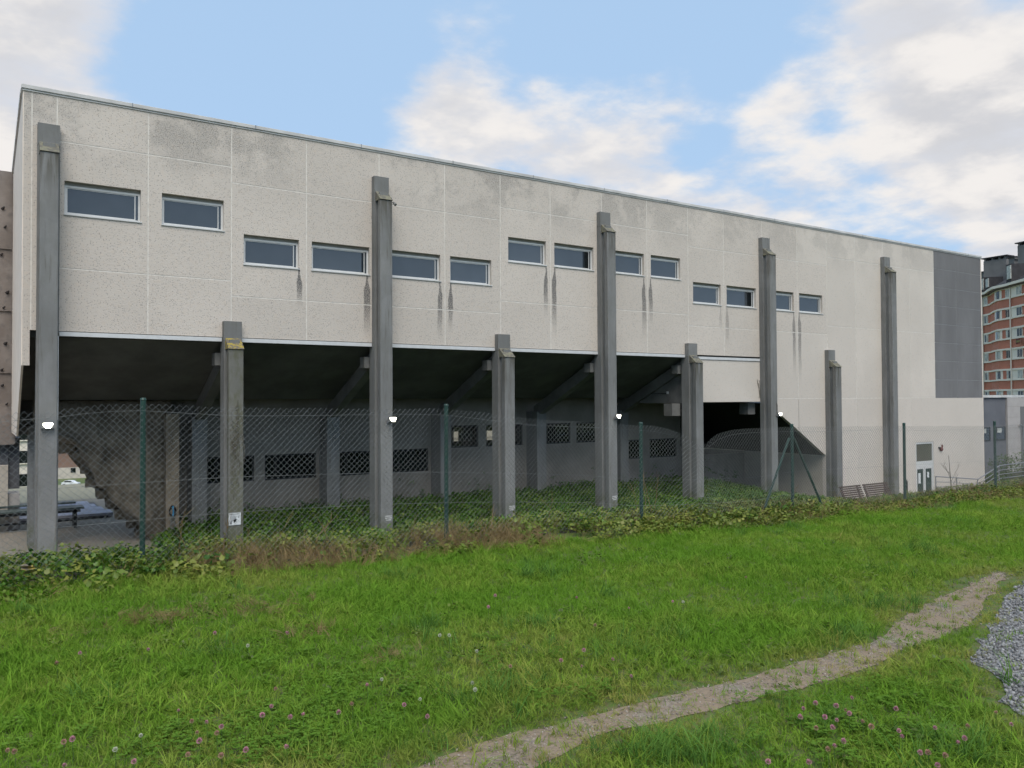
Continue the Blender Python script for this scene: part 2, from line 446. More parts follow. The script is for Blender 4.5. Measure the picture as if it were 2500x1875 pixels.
# ------------------------------------------------------------------ mesh helpers
class MB:
    def __init__(s): s.v = []; s.f = []
    def add(s, v, f):
        o = len(s.v); s.v += [tuple(p) for p in v]; s.f += [tuple(i + o for i in q) for q in f]; return s
    def box(s, x0, x1, y0, y1, z0, z1):
        return s.add([(x0, y0, z0), (x1, y0, z0), (x1, y1, z0), (x0, y1, z0), (x0, y0, z1), (x1, y0, z1), (x1, y1, z1), (x0, y1, z1)],
                     [(0, 3, 2, 1), (4, 5, 6, 7), (0, 1, 5, 4), (1, 2, 6, 5), (2, 3, 7, 6), (3, 0, 4, 7)])
    def prism_y(s, prof, y0, y1):
        """profile [(x,z)] (counter-clockwise seen from -Y) extruded along Y"""
        n = len(prof)
        v = [(x, y0, z) for x, z in prof] + [(x, y1, z) for x, z in prof]
        f = [tuple(range(n)), tuple(range(2 * n - 1, n - 1, -1))] + [((i + 1) % n, i, n + i, n + (i + 1) % n) for i in range(n)]
        return s.add(v, f)
    def prism_x(s, prof, x0, x1):
        n = len(prof)
        v = [(x0, y, z) for y, z in prof] + [(x1, y, z) for y, z in prof]
        f = [tuple(range(n - 1, -1, -1)), tuple(range(n, 2 * n))] + [(i, (i + 1) % n, n + (i + 1) % n, n + i) for i in range(n)]
        return s.add(v, f)
    def prism_z(s, prof, z0, z1):
        n = len(prof)
        v = [(x, y, z0) for x, y in prof] + [(x, y, z1) for x, y in prof]
        f = [tuple(range(n - 1, -1, -1)), tuple(range(n, 2 * n))] + [(i, (i + 1) % n, n + (i + 1) % n, n + i) for i in range(n)]
        return s.add(v, f)
    def tube(s, pts, r, n=6, caps=True):
        pts = [Vector(p) for p in pts]
        rs = r if isinstance(r, (list, tuple)) else [r] * len(pts)
        o = len(s.v); ring = []
        for i, p in enumerate(pts):
            d = (pts[min(i + 1, len(pts) - 1)] - pts[max(i - 1, 0)]).normalized()
            a = Vector((0, 0, 1)) if abs(d.z) < .9 else Vector((1, 0, 0))
            u = d.cross(a).normalized(); w = d.cross(u)
            for k_ in range(n):
                th = 2 * math.pi * k_ / n
                s.v.append(tuple(p + (u * math.cos(th) + w * math.sin(th)) * rs[i]))
        for i in range(len(pts) - 1):
            for k_ in range(n):
                a = o + i * n + k_; b = o + i * n + (k_ + 1) % n
                s.f.append((a, b, b + n, a + n))
        if caps:
            s.f.append(tuple(o + k_ for k_ in range(n - 1, -1, -1)))
            s.f.append(tuple(o + (len(pts) - 1) * n + k_ for k_ in range(n)))
        return s
    def frame(s, x0, x1, z0, z1, w, y0, y1):
        s.box(x0, x1, y0, y1, z1 - w, z1); s.box(x0, x1, y0, y1, z0, z0 + w)
        s.box(x0, x0 + w, y0, y1, z0 + w, z1 - w); s.box(x1 - w, x1, y0, y1, z0 + w, z1 - w)
        return s
    def build(s, name, mat, parent=None, bevel=0, smooth=False):
        me = bpy.data.meshes.new(name); me.from_pydata(s.v, [], s.f)
        me.materials.append(MAT[mat]); me.update()
        if smooth: me.shade_smooth()
        o = bpy.data.objects.new(name, me); scene.collection.objects.link(o)
        if parent: o.parent = parent
        if bevel:
            b = o.modifiers.new('bevel', 'BEVEL'); b.width = bevel; b.segments = 2; b.limit_method = 'ANGLE'
        return o
def tag(o, label=None, cat=None, group=None, kind=None):
    if label: o['label'] = label
    if cat: o['category'] = cat
    if group: o['group'] = group
    if kind: o['kind'] = kind
    return o
def thing(name, label, cat, loc=(0, 0, 0), group=None):
    o = bpy.data.objects.new(name, None); scene.collection.objects.link(o)
    o.location = loc; o.empty_display_size = .3
    return tag(o, label, cat, group)
def keep(o, root):           # parent without moving (mesh is written in world coordinates)
    o.parent = root; o.matrix_parent_inverse = Matrix.Translation(root.location).inverted(); return o
def part(mb, name, mat, root, **k):
    return keep(mb.build(name, mat, **k), root)
def sub(mb, name, mat, p, **k):
    o = mb.build(name, mat, **k); o.parent = p; return o
#   (sub-parts: their part sits at the world origin in world coordinates already through keep())

# ------------------------------------------------------------------ terrain
def sst(a, b, x):
    t_ = np.clip((x - a) / (b - a), 0, 1); return t_ * t_ * (3 - 2 * t_)
def lawn_z(x, y):
    return -0.02 * np.maximum(x, -3) + .015 * np.sin(x * 1.3 + y * .7) + .012 * np.sin(y * 2.1 - x * .6)
def low_z(x, y):
    return -2.32 - .85 * sst(25.5, 31.5, x) + .5 * sst(43, 50, x) * 1.0
def ground_z(x, y):
    x = np.asarray(x, float); y = np.asarray(y, float)
    a = sst(8.8, 14.6, y + .45 * sst(9.5, 13.0, x)) ** 1.1
    return lawn_z(x, y) * (1 - a) + low_z(x, y) * a
def grid(name, xs, ys, zf, mat):
    X, Y = np.meshgrid(xs, ys); Z = zf(X, Y)
    v = np.stack([X.ravel(), Y.ravel(), Z.ravel()], 1)
    nx, ny = len(xs), len(ys)
    idx = np.arange(nx * ny).reshape(ny, nx)
    f = np.stack([idx[:-1, :-1].ravel(), idx[:-1, 1:].ravel(), idx[1:, 1:].ravel(), idx[1:, :-1].ravel()], 1)
    me = bpy.data.meshes.new(name); me.from_pydata(v.tolist(), [], f.tolist()); me.materials.append(MAT[mat]); me.shade_smooth()
    o = bpy.data.objects.new(name, me); scene.collection.objects.link(o); return o
xs_l = np.concatenate([np.linspace(-400, -12, 12), np.arange(-10, 30, .25), np.linspace(31, 500, 20)])
o = grid('lawn', xs_l, np.concatenate([np.linspace(-300, -6, 10), np.arange(-4, 8.71, .25)]), lambda x, y: lawn_z(np.clip(x, -10, 40), y), 'lawn'); tag(o, kind='structure')
o = grid('bank', np.concatenate([np.linspace(-60, -6, 8), np.arange(-5, 60, .5)]), np.arange(8.5, 15.01, .25), lambda x, y: ground_z(np.clip(x, -10, 60), y) - .01, 'soil'); tag(o, kind='structure')
def undercroft(x, y): return low_z(x, y)
o = grid('planting_bed', np.arange(4.4, 60.1, .5), np.arange(14.9, 27.0, .5), undercroft, 'soil'); tag(o, kind='structure')
o = MB().add([(-60, 14.9, -2.326), (4.45, 14.9, -2.326), (4.45, 27, -2.326), (4.45, 37.5, -2.326), (-60, 37.5, -2.326)], [(0, 1, 2, 3, 4)]).build('courtyard', 'paving'); tag(o, kind='structure')
def hill(x, y): return -2.45 - 18.2 * np.clip((y - 46.) / 181., 0, 1) + 3.0 * np.clip((y - 280) / 100, 0, 4)
o = grid('hillside', np.linspace(-500, 900, 40), np.concatenate([np.array([37.4, 46.]), np.linspace(55, 900, 60)]), hill, 'field'); tag(o, kind='structure')
def yard_z(x, y):
    b = sst(28.0, 37.3, y); return (low_z(x, y) - .012) * (1 - b) - 2.44 * b
o = grid('rear_yard', np.arange(4.45, 62, 1.0), np.linspace(26.4, 37.5, 12), yard_z, 'paving'); tag(o, kind='structure')

# path and gravel, laid on the lawn (points measured on the ground)
PATH_FAR = []; PATH_NEAR = []
def on_lawn(px, py):
    d = fwd * 1965.2204 + rgt * (px - 1250) - upv * (py - 937.5)
    z = 0.0
    for _ in range(8):
        t_ = (z - CAMZ) / d.z; x, y = d.x * t_, d.y * t_
        z = float(lawn_z(np.array(x), np.array(y)))
    return x, y
for a in [(760, 1960), (995, 1875), (1232, 1797), (1430, 1748), (1627, 1701), (1770, 1668), (1921, 1627), (2050, 1592), (2147, 1560), (2200, 1520), (2235, 1492), (2285, 1464), (2345, 1440), (2400, 1412), (2440, 1398)]: PATH_FAR.append(on_lawn(*a))
for a in [(1190, 1960), (1322, 1870), (1424, 1808), (1590, 1766), (1763, 1729), (1900, 1697), (2034, 1661), (2140, 1625), (2215, 1582), (2300, 1555), (2372, 1524), (2400, 1475), (2432, 1432), (2458, 1406)]: PATH_NEAR.append(on_lawn(*a))
def resample(p, n):
    p = np.array(p); s = np.r_[0, np.cumsum(np.hypot(*np.diff(p, axis=0).T))]
    q = np.linspace(0, s[-1], n); return np.stack([np.interp(q, s, p[:, 0]), np.interp(q, s, p[:, 1])], 1)
pf, pn = resample(PATH_FAR, 60), resample(PATH_NEAR, 60)
pf += rng.normal(0, .018, pf.shape); pn += rng.normal(0, .018, pn.shape)
path_poly = np.concatenate([pf, pn[::-1]])
v, f = [], []
NS = 7
for i in range(60):
    for j in range(NS):
        s_ = j / (NS - 1); p = pf[i] * (1 - s_) + pn[i] * s_
        v.append((p[0], p[1], float(lawn_z(*p)) + .004 + .004 * math.sin(math.pi * s_) + .002 * math.sin(i * 1.7 + j)))
for i in range(59):
    for j in range(NS - 1):
        a = i * NS + j; f.append((a, a + NS, a + NS + 1, a + 1))
o = MB().add(v, f).build('path', 'path', smooth=True); tag(o, kind='structure')
GR = [on_lawn(*a) for a in [(2560, 1395), (2500, 1420), (2450, 1462), (2437, 1520), (2396, 1568), (2376, 1618), (2440, 1655), (2462, 1730), (2500, 1765), (2560, 1800), (2640, 1875), (2900, 2060)]]
GR_S = resample(GR, 70); GR_S += rng.normal(0, .02, GR_S.shape)
gravel_poly = np.concatenate([GR_S, np.array([(9.5, .2), (14, 2.0), (14, 3.6), (10.5, 3.95)])])
v, f = [], []
n_ = len(gravel_poly); NRG = 16
for q in range(NRG):
    for p in gravel_poly:
        x, y = 7.5 + (p[0] - 7.5) * (1 - q / NRG), 2.2 + (p[1] - 2.2) * (1 - q / NRG); v.append((x, y, float(lawn_z(x, y)) + .005))
for q in range(NRG - 1):
    for i in range(n_): f.append((q * n_ + i, (q + 1) * n_ + i, (q + 1) * n_ + (i + 1) % n_, q * n_ + (i + 1) % n_))
v.append((7.5, 2.2, float(lawn_z(7.5, 2.2)) + .005)); f += [((NRG - 1) * n_ + i, len(v) - 1, (NRG - 1) * n_ + (i + 1) % n_) for i in range(n_)]
o = MB().add(v, f).build('gravel_area', 'gravel', smooth=True); tag(o, kind='structure')
def inside(poly, x, y):
    x = np.asarray(x); y = np.asarray(y); r = np.zeros(x.shape, bool); n = len(poly); j = n - 1
    for i in range(n):
        xi, yi = poly[i]; xj, yj = poly[j]
        c = ((yi > y) != (yj > y)) & (x < (xj - xi) * (y - yi) / (yj - yi + 1e-12) + xi)
        r ^= c; j = i
    return r
def dist_line(pts, x, y):
    d = np.full(np.shape(x), 1e9)
    for p in pts: d = np.minimum(d, np.hypot(x - p[0], y - p[1]))
    return d

# ------------------------------------------------------------------ the sports hall
CX = [1.18 + 4.2455 * k_ for k_ in range(9)]
FY = 22.0
ZT = 9.03
hall = thing('sports_hall', 'long pale concrete hall on grey columns with two staggered rows of strip windows', 'building', (22, 26, -2.3))
G = .016
def panel(x0, x1, z0, z1, hole=None, mat='panel', name='panel'):
    x0 += G; x1 -= G; z0 += G; z1 -= G
    m = MB()
    if hole:
        a, b, c, d = hole
        m.box(x0, x1, FY, FY + .16, z0, c); m.box(x0, x1, FY, FY + .16, d, z1)
        m.box(x0, a, FY, FY + .16, c, d); m.box(b, x1, FY, FY + .16, c, d)
        # weld look: keep faces flush between the four pieces by dropping hidden ends (they meet exactly)
    else:
        m.box(x0, x1, FY, FY + .16, z0, z1)
    return part(m, name, mat, hall)
A, B = (7.92, 4.87, 6.18, 6.99), (7.50, 4.46, 5.345, 6.155)   # joint, joint, sill, head
VJ = [1.36, 3.38, 5.43, 7.48, 9.68, 11.88, 13.92, 15.92, 18.16, 20.30, 22.40, 24.36, 26.63, 28.87, 30.88]
WIN = [(1.52, 3.21), (3.70, 5.23), (5.75, 7.265), (7.63, 9.37), (9.98, 11.715), (12.06, 13.57), (14.22, 15.735), (16.08, 17.78), (18.44, 20.145), (20.48, 21.985), (22.65, 24.175), (24.51, 26.24), (26.93, 28.62), (28.98, 30.56)]
GRP = [A, A, B, B, B, B, A, A, A, A, B, B, B, B]
wins = []
def facade_window(i, a, b, c, d):
    w = part(MB().frame(a, b, c, d - .085, .05, FY + .10, FY + .155), 'window', 'alu', hall)
    sub(MB().box(a + .05, b - .05, FY + .128, FY + .134, c + .05, d - .135), 'pane', 'glass', w)
    sub(MB().frame(a + .051, b - .11, c + .051, d - .136, .022, FY + .115, FY + .145), 'sash', 'alu', w)
    sub(MB().box(a - .02, b + .02, FY - .03, FY + .115, c - .024, c + .002), 'sill', 'alu', w)
    sub(MB().box(a + .001, b - .001, FY + .108, FY + .15, d - .084, d - .001), 'head_reveal_shade', 'reveal', w)  # plate standing in for the head reveal, with its shadow in the darker colour
    if i in (3, 7, 11): sub(MB().box(b - .11 - (b - a) * (.16 if i > 3 else .05), b - .14, FY + .122, FY + .126, c + .075, d - .16), 'drawn_curtain', 'glass_dark', w)
    return w
for i in range(14):
    x0, x1 = VJ[i], VJ[i + 1]
    j1, j2, c, d = GRP[i]
    panel(x0, x1, j1, ZT, mat='panel' if i < 13 else 'panel_smooth')
    panel(x0, x1, j2, j1, hole=(*WIN[i], c, d))
    if i < 12: panel(x0, x1, 3.345, j2)
    else: panel(x0, x1, 1.66, j2, mat='panel_smooth')
    wins.append(facade_window(i, *WIN[i], c, d))
for a, b in ((.66, .84), (.84, 1.36)):
    panel(a, b, 2.51 if a < .7 else 3.345, ZT)
XE = [30.88, 32.95, 35.14, 37.30, 39.42]
for a, b in zip(XE[:-1], XE[1:]):
    panel(a, b, 7.88, ZT, mat='panel_smooth'); panel(a, b, 4.84, 7.88, mat='panel_smooth'); panel(a, b, 1.66, 4.84, mat='panel_smooth')
# base panels right of the open bays
def cut_z(x): return 1.207 - .6206 * (x - 27.373)
def polypanel(prof, mat='panel_smooth'): return part(MB().prism_y(prof, FY, FY + .16), 'panel', mat, hall)
polypanel([(26.66, cut_z(26.66) - .03), (28.86, cut_z(28.86)), (28.86, 1.645), (26.66, 1.648)])
polypanel([(28.885, cut_z(28.885)), (30.66, cut_z(30.66)), (30.66, -3.4), (30.868, -3.4), (30.868, 1.645), (28.885, 1.645)])
panel(30.88, 32.95, -3.4, 1.66, mat='panel_smooth'); panel(32.95, 35.14, -3.4, 1.66, mat='panel_smooth'); panel(35.14, 37.30, -3.4, 1.66, mat='panel_smooth')
DX0, DX1, DZ = 37.62, 39.20, -.50
m = MB(); m.box(37.312, DX0, FY, FY + .16, -3.4, 1.648); m.box(DX0, DX1, FY, FY + .16, DZ, 1.648); m.box(DX1, 43.93, FY, FY + .16, -3.4, 1.648)
part(m, 'panel', 'panel_smooth', hall)
# lower band between the fifth and sixth column
panel(22.40, 26.63, 1.52, 3.185, mat='panel_smooth')
# grey cladding at the right end
gz = [1.66, 2.56, 3.49, 4.41, 5.34, 6.26, 7.18, 8.11, ZT]
for a, b in ((39.42, 41.50), (41.50, 43.93)):
    for z0, z1 in zip(gz[:-1], gz[1:]): panel(a, b, z0, z1, mat='grey_panel', name='cladding_panel')
# pale sealant behind the joints, split where the cladding starts
m = MB(); m.box(.70, 39.41, FY + .018, FY + .022, 3.36, ZT - .01); m.box(26.70, 39.41, FY + .018, FY + .022, 1.70, 3.36)
# leave window openings clear
m = MB()
for i in range(14):
    a, b = WIN[i]; j1, j2, c, d = GRP[i]; x0, x1 = VJ[i], VJ[i + 1]
    m.box(x0 - .03, x0 + .03, FY + .005, FY + .05, 3.36 if i < 12 else 1.7, ZT)
    m.box(x0 + .03, x1 - .03, FY + .005, FY + .05, j1 - .03, j1 + .03); m.box(x0 + .03, x1 - .03, FY + .005, FY + .05, j2 - .03, j2 + .03)
for x in XE: m.box(x - .03, x + .03, FY + .005, FY + .05, -3.3, ZT)
m.box(.81, .87, FY + .005, FY + .05, 3.36, ZT)
for a, b in zip(XE[:-1], XE[1:]):
    for z in (7.88, 4.84, 1.66): m.box(a + .03, b - .03, FY + .005, FY + .05, z - .03, z + .03)
m.box(26.66, 30.85, FY + .005, FY + .05, 1.63, 1.69)
part(m, 'joint_sealant', 'joint', hall)
m = MB(); m.box(41.47, 41.53, FY + .005, FY + .05, 1.7, ZT)
for z in gz[:-1]: m.box(39.46, 41.47, FY + .005, FY + .05, z - .03, z + .03); m.box(41.53, 43.92, FY + .005, FY + .05, z - .03, z + .03)
part(m, 'cladding_joint', 'grey_joint', hall)
# wall core behind the panels (dark room box), with the openings backed by it
m = MB(); m.box(.75, 43.85, FY + .19, FY + .35, 3.30, ZT - .05); m.box(30.75, DX0 - .05, FY + .19, FY + .35, -3.4, 3.3); m.box(DX1 + .05, 43.85, FY + .19, FY + .35, -3.4, 3.3)
m.box(DX0 - .05, DX1 + .05, FY + .19, FY + .35, DZ + .02, 3.3)
part(m, 'wall_core', 'dark_conc', hall)
# coping
part(MB().box(.62, 44.0, FY - .05, FY + .35, 9.045, 9.14), 'coping', 'coping', hall, bevel=.008)
part(MB().box(.64, 43.97, FY - .022, FY + .1, 9.0, 9.043), 'drip_edge', 'coping', hall)
for x in np.arange(3.0, 43, 3.05): part(MB().box(x - .012, x + .012, FY - .053, FY + .352, 9.042, 9.143), 'coping_joint', 'steel', hall)
# trim under the facade, between columns
edges = [c for c in CX]
for k_ in range(6):
    a = CX[k_] + .245; b = CX[k_ + 1] - .245
    if k_ == 0: a = 1.43
    z0, z1 = (3.24, 3.342) if k_ < 5 else (3.187, 3.29)
    part(MB().box(a, b, FY - .03, FY + .12, z0, z1), 'trim', 'metal_trim', hall)
# roof, rear and end walls
part(MB().box(.70, 43.9, FY + .36, 30.4, 8.7, 9.10), 'roof', 'coping', hall)
part(MB().box(.75, 43.9, 30.2, 30.4, 1.75, 8.7), 'rear_wall', 'panel_smooth', hall)
part(MB().prism_x([(22.005, 2.52), (25.35, .75), (30.4, .70), (30.4, 9.03), (22.005, 9.03)], .655, .70), 'end_wall', 'endwall', hall)
part(MB().box(43.935, 43.99, FY - .005, 30.4, -3.4, 9.03), 'end_wall', 'endwall', hall)
part(MB().box(.61, .66, FY + .36, 30.45, 9.045, 9.17), 'coping', 'coping', hall)
# soffit of the raked seating
S0, S1 = (22.20, 3.22), (25.45, 1.72)
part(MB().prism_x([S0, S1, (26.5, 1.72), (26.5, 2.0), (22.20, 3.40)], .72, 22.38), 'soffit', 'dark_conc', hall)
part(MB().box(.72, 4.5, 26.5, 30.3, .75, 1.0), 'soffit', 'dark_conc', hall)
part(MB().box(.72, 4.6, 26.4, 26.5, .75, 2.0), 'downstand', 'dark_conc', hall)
# closed box between the fifth and sixth columns, and the stair soffit
part(MB().box(22.39, 22.47, 22.2, 26.5, 1.50, 3.2), 'side_wall', 'beam', hall)
part(MB().box(26.3, 26.4, 26.7, 38.0, -2.6, 1.49), 'passage_wall', 'dark_conc', hall)
part(MB().box(26.4, 30.75, 37.9, 38.0, -2.6, 1.49), 'passage_wall', 'dark_conc', hall)
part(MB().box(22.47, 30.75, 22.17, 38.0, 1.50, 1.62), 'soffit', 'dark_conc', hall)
part(MB().prism_y([(26.6, 1.45), (26.75, cut_z(26.75) - .1), (30.66, cut_z(30.66)), (30.66, cut_z(30.66) + .25), (26.75, 1.45)], FY + .165, 38.0), 'stair_soffit', 'soffit_shade', hall)
part(MB().box(30.66, 30.745, FY + .17, 38.0, -3.4, cut_z(30.66) - .01), 'side_wall', 'beige', hall)
# raking beams with their corbels
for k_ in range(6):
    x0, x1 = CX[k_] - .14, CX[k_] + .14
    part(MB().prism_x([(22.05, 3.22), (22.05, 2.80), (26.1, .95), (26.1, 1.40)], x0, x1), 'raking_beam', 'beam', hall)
    if k_: part(MB().box(CX[k_] - .36, x0 - .002, 22.25, 22.6, 2.62, 2.95), 'corbel', 'beam', hall)
for k_ in (5, 6): part(MB().box(CX[k_] - .62, CX[k_] - .19, 22.3, 22.75, 1.02, 1.49), 'corbel', 'beam', hall)
# columns: flanged section - pilaster and web, then the pier with its sloped cap
TOP_T, TOP_S = 8.24, 3.77
stencil_rows = {2: -1.66, 3: -1.70, 4: -1.68}
for k_ in range(9):
    c = CX[k_]; top = TOP_T if k_ % 2 == 0 else TOP_S
    zb = -2.6 if k_ < 7 else -3.5
    cm = 'column_mossy' if k_ == 1 else ('pier_tall' if k_ % 2 == 0 else 'pier_short')
    m = MB(); m.box(c - .23, c + .23, 21.80, 22.0 - .001, zb, top); m.box(c - .13, c + .13, 21.64, 21.80, zb, top - .50)
    if k_ <= 6 and k_ != 6: m.box(c - .23, c + .23, 22.0, 22.18, zb, 3.22)
    col_ = part(m, 'column', 'column', hall)
    # pier
    pz = top - .75
    sub(MB().box(c - .19, c + .19, 21.47, 21.655, zb, pz), 'pier', cm, col_, bevel=.02)
    sub(MB().prism_x([(21.44, pz + .002), (21.80, pz + .002), (21.80, pz + .30)], c - .20, c + .20), 'cap', 'cap_yellow' if k_ == 1 else 'cap', col_)
    sub(MB().box(c - .235, c + .235, 21.793, 22.0, top - .512, top - .50), 'stub_joint', 'joint' if k_ == 9 else 'beam', col_)
    if k_ in stencil_rows:
        z0 = stencil_rows[k_]; m = MB()
        for r_ in range(3):
            x = c - .06 + (.03 if r_ == 2 else 0)
            while x < c + .15 - (.04 if r_ == 2 else 0):
                w = random.uniform(.014, .03); m.box(x, x + w, 21.4655, 21.4685, z0 - .055 * r_ - .032, z0 - .055 * r_); x += w + .012
        sub(m, 'stencilled_text', 'stencil', col_)['kind'] = 'stuff'
# undercroft back wall with its windows, pilasters
BY = 26.5
rowz = {0: (-.93, -.10), 1: (-.13, .71)}
UW = [(5.73, 7.27, 0), (7.61, 9.34, 0), (10.08, 11.70, 0), (12.06, 13.59, 0), (14.30, 15.73, 1), (16.08, 17.78, 1), (18.60, 20.14, 1), (20.44, 21.99, 1), (22.75, 24.05, 0), (24.51, 26.15, 0)]
xs_ = [4.62]
m = MB(); x = 4.62
for a, b, r_ in UW:
    z0, z1 = rowz[r_]
    m.box(x, a, BY, BY + .2, -2.6, 1.72); m.box(a, b, BY, BY + .2, -2.6, z0); m.box(a, b, BY, BY + .2, z1, 1.72); x = b
m.box(x, 26.4, BY, BY + .2, -2.9, 1.48); m.box(26.4, 30.65, BY, BY + .2, -2.9, -.95)
part(m, 'undercroft_wall', 'under_wall', hall)
for i, (a, b, r_) in enumerate(UW):
    z0, z1 = rowz[r_]; see = i in (4, 5)
    w = part(MB().frame(a, b, z0, z1, .05, BY + .05, BY + .11), 'undercroft_window', 'black', hall)
    sub(MB().box(a + .05, b - .05, BY + .075, BY + .083, z0 + .05, z1 - .05), 'pane', 'clear_glass' if see else 'glass_dark', w)
    sub(MB().box(a + .35, a + .385, BY + .06, BY + .10, z0 + .05, z1 - .05), 'mullion', 'black', w)
for k_ in range(0, 8):
    c = CX[k_]
    if k_ == 0: part(MB().box(c - .23, c + .23, 25.7, 26.35, -2.6, 1.0), 'rear_column', 'column', hall)
    else: part(MB().box(c - .22, c + .22, 25.75, 26.499, -2.6, 1.2), 'rear_column', 'column', hall)
part(MB().box(4.40, 4.77, 25.36, 25.74, -2.6, 1.3), 'rear_pier', 'brown_pier', hall)
# room behind the see-through windows
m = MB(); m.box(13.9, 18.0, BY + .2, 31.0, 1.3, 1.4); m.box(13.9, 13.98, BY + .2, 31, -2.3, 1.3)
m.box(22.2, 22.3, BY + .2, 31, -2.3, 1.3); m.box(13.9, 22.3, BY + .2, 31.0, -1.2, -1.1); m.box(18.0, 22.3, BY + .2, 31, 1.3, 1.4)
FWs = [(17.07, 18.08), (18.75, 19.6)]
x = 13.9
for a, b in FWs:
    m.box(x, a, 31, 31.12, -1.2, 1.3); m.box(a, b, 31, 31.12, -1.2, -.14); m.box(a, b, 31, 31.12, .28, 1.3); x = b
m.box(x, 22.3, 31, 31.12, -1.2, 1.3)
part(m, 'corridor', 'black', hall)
m = MB()
for a, b in FWs:
    m.box(a, b, 31.02, 31.05, -.02, .0); m.box(a, b, 31.02, 31.05, -.07, -.055); m.box((a + b) / 2 - .015, (a + b) / 2 + .015, 31.02, 31.05, -.14, .28)
part(m, 'corridor_window', 'black', hall)
# entrance door
d = part(MB().frame(DX0, DX1, -3.3, DZ, .09, FY + .02, FY + .12), 'door', 'alu', hall)
sub(MB().box(DX0 + .07, DX1 - .07, FY + .06, FY + .07, -1.43, DZ - .09), 'transom_pane', 'glass_olive', d)
sub(MB().box(DX0 + .07, DX1 - .07, FY + .03, FY + .11, -1.72, -1.43), 'transom_bar', 'alu', d)
mid = (DX0 + DX1) / 2
for a, b in ((DX0 + .07, mid - .01), (mid + .01, DX1 - .07)):
    sub(MB().frame(a, b, -3.3, -1.72, .085, FY + .035, FY + .10), 'door_leaf', 'alu', d)
    sub(MB().box(a + .085, b - .085, FY + .06, FY + .07, -3.2, -1.805), 'pane', 'glass_green', d)
sub(MB().box(DX0 + .28, DX0 + .48, FY + .052, FY + .058, -2.5, -2.0), 'notice', 'sign_white', d)
sub(MB().box(mid + .27, mid + .42, FY + .052, FY + .058, -2.25, -1.98), 'notice', 'sign_white', d)
# conduit and small box on the wall below the seating
part(MB().tube([(26.50, 21.78, 1.47), (26.78, 21.46, 1.47), (26.80, 21.455, 1.40), (26.80, 21.455, 1.02)], .02), 'conduit', 'column', hall)
part(MB().box(22.37, 22.388, 23.1, 23.2, 1.86, 1.96), 'junction_box', 'alu', hall)
part(MB().tube([(22.378, 23.2, 1.88), (22.378, 25.6, 1.88)], .012), 'cable', 'black', hall)
# downpipe stub beside the second tall column
part(MB().tube([(9.90, 21.50, 7.45), (9.94, 21.42, 7.36)], [.03, .045], 8), 'rain_spout', 'beam', hall)
# pipe on the left column
part(MB().tube([(CX[0] + .20, 21.56, 3.2), (CX[0] + .20, 21.56, 1.25)], .012), 'conduit', 'alu', hall)

# ------------------------------------------------------------------ floodlights on the columns
def floodlight(x, y, z, turn, label):
    r = thing('floodlight', label, 'floodlight', (x, y, z), 'lit floodlights on the tall columns')
    mb = MB().box(-.115, .115, -.07, .0, -.055, .085); o = mb.build('housing', 'lamp_body', r, bevel=.01)
    l = MB().prism_y([(-.045, -.055), (.045, -.055), (.105, .035), (.09, .062), (-.09, .062), (-.105, .035)], -.086, -.072); l.build('lens', 'lamp', r)
    MB().box(-.135, -.118, -.05, .06, -.06, .0).build('bracket', 'lamp_body', r)
    MB().box(.118, .135, -.05, .06, -.06, .0).build('bracket', 'lamp_body', r)
    MB().box(-.115, .115, .02, .06, -.075, -.058).build('mounting_plate', 'lamp_body', r)
    r.rotation_euler = (R(-12), 0, turn)
    return r
floodlight(1.17, 21.40, 1.10, 0, 'lit floodlight on the leftmost column beside the open courtyard')
floodlight(9.80, 21.41, 1.09, R(8), 'lit floodlight on the tall column left of the middle of the hall')
floodlight(18.30, 21.40, 1.05, R(12), 'lit floodlight on the right edge of the middle tall column')
floodlight(26.85, 21.42, 1.01, R(12), 'lit floodlight beside the dark triangular stair opening')

# notice on the mossy short column
r = thing('notice_sign', 'square white notice with small grey print on the mossy short column', 'sign', (5.39, 21.45, -1.39))
MB().box(-.153, .153, 0, .012, -.155, .155).build('board', 'sign_white', r)
m = MB()
m.box(-.13, .12, -.003, -.001, .118, .135)
for i in range(5): m.box(-.10, .03 + .02 * (i % 2), -.003, -.001, .075 - .03 * i, .087 - .03 * i)
m.box(.07, .12, -.003, -.001, .06, .075); m.box(.075, .115, -.003, -.001, .03, .045)
m.box(-.12, -.06, -.003, -.001, -.06, -.045); m.box(-.12, -.075, -.003, -.001, -.13, -.07)
m.build('print', 'print_grey', r)
MB().prism_y([(-.01, -.10), (.02, -.06), (.05, -.10), (.03, -.03), (.07, -.02), (.02, -.01), (.01, .02), (-.01, -.02), (-.04, -.03)], -.0035, -.001).build('emblem', 'black', r)

# red alarm bell by the door
r = thing('alarm_bell', 'small red alarm bell on the wall beside the glass door', 'alarm', (39.80, 21.97, -.9))
MB().tube([(0, .03, 0), (0, -.04, 0), (0, -.09, 0)], [.10, .10, .05], 12).build('bell', 'red', r)
MB().box(.09, .13, -.03, .03, -.02, .22).build('bracket', 'red', r); MB().box(-.2, -.09, -.03, .03, .04, .12).build('strobe', 'black', r)

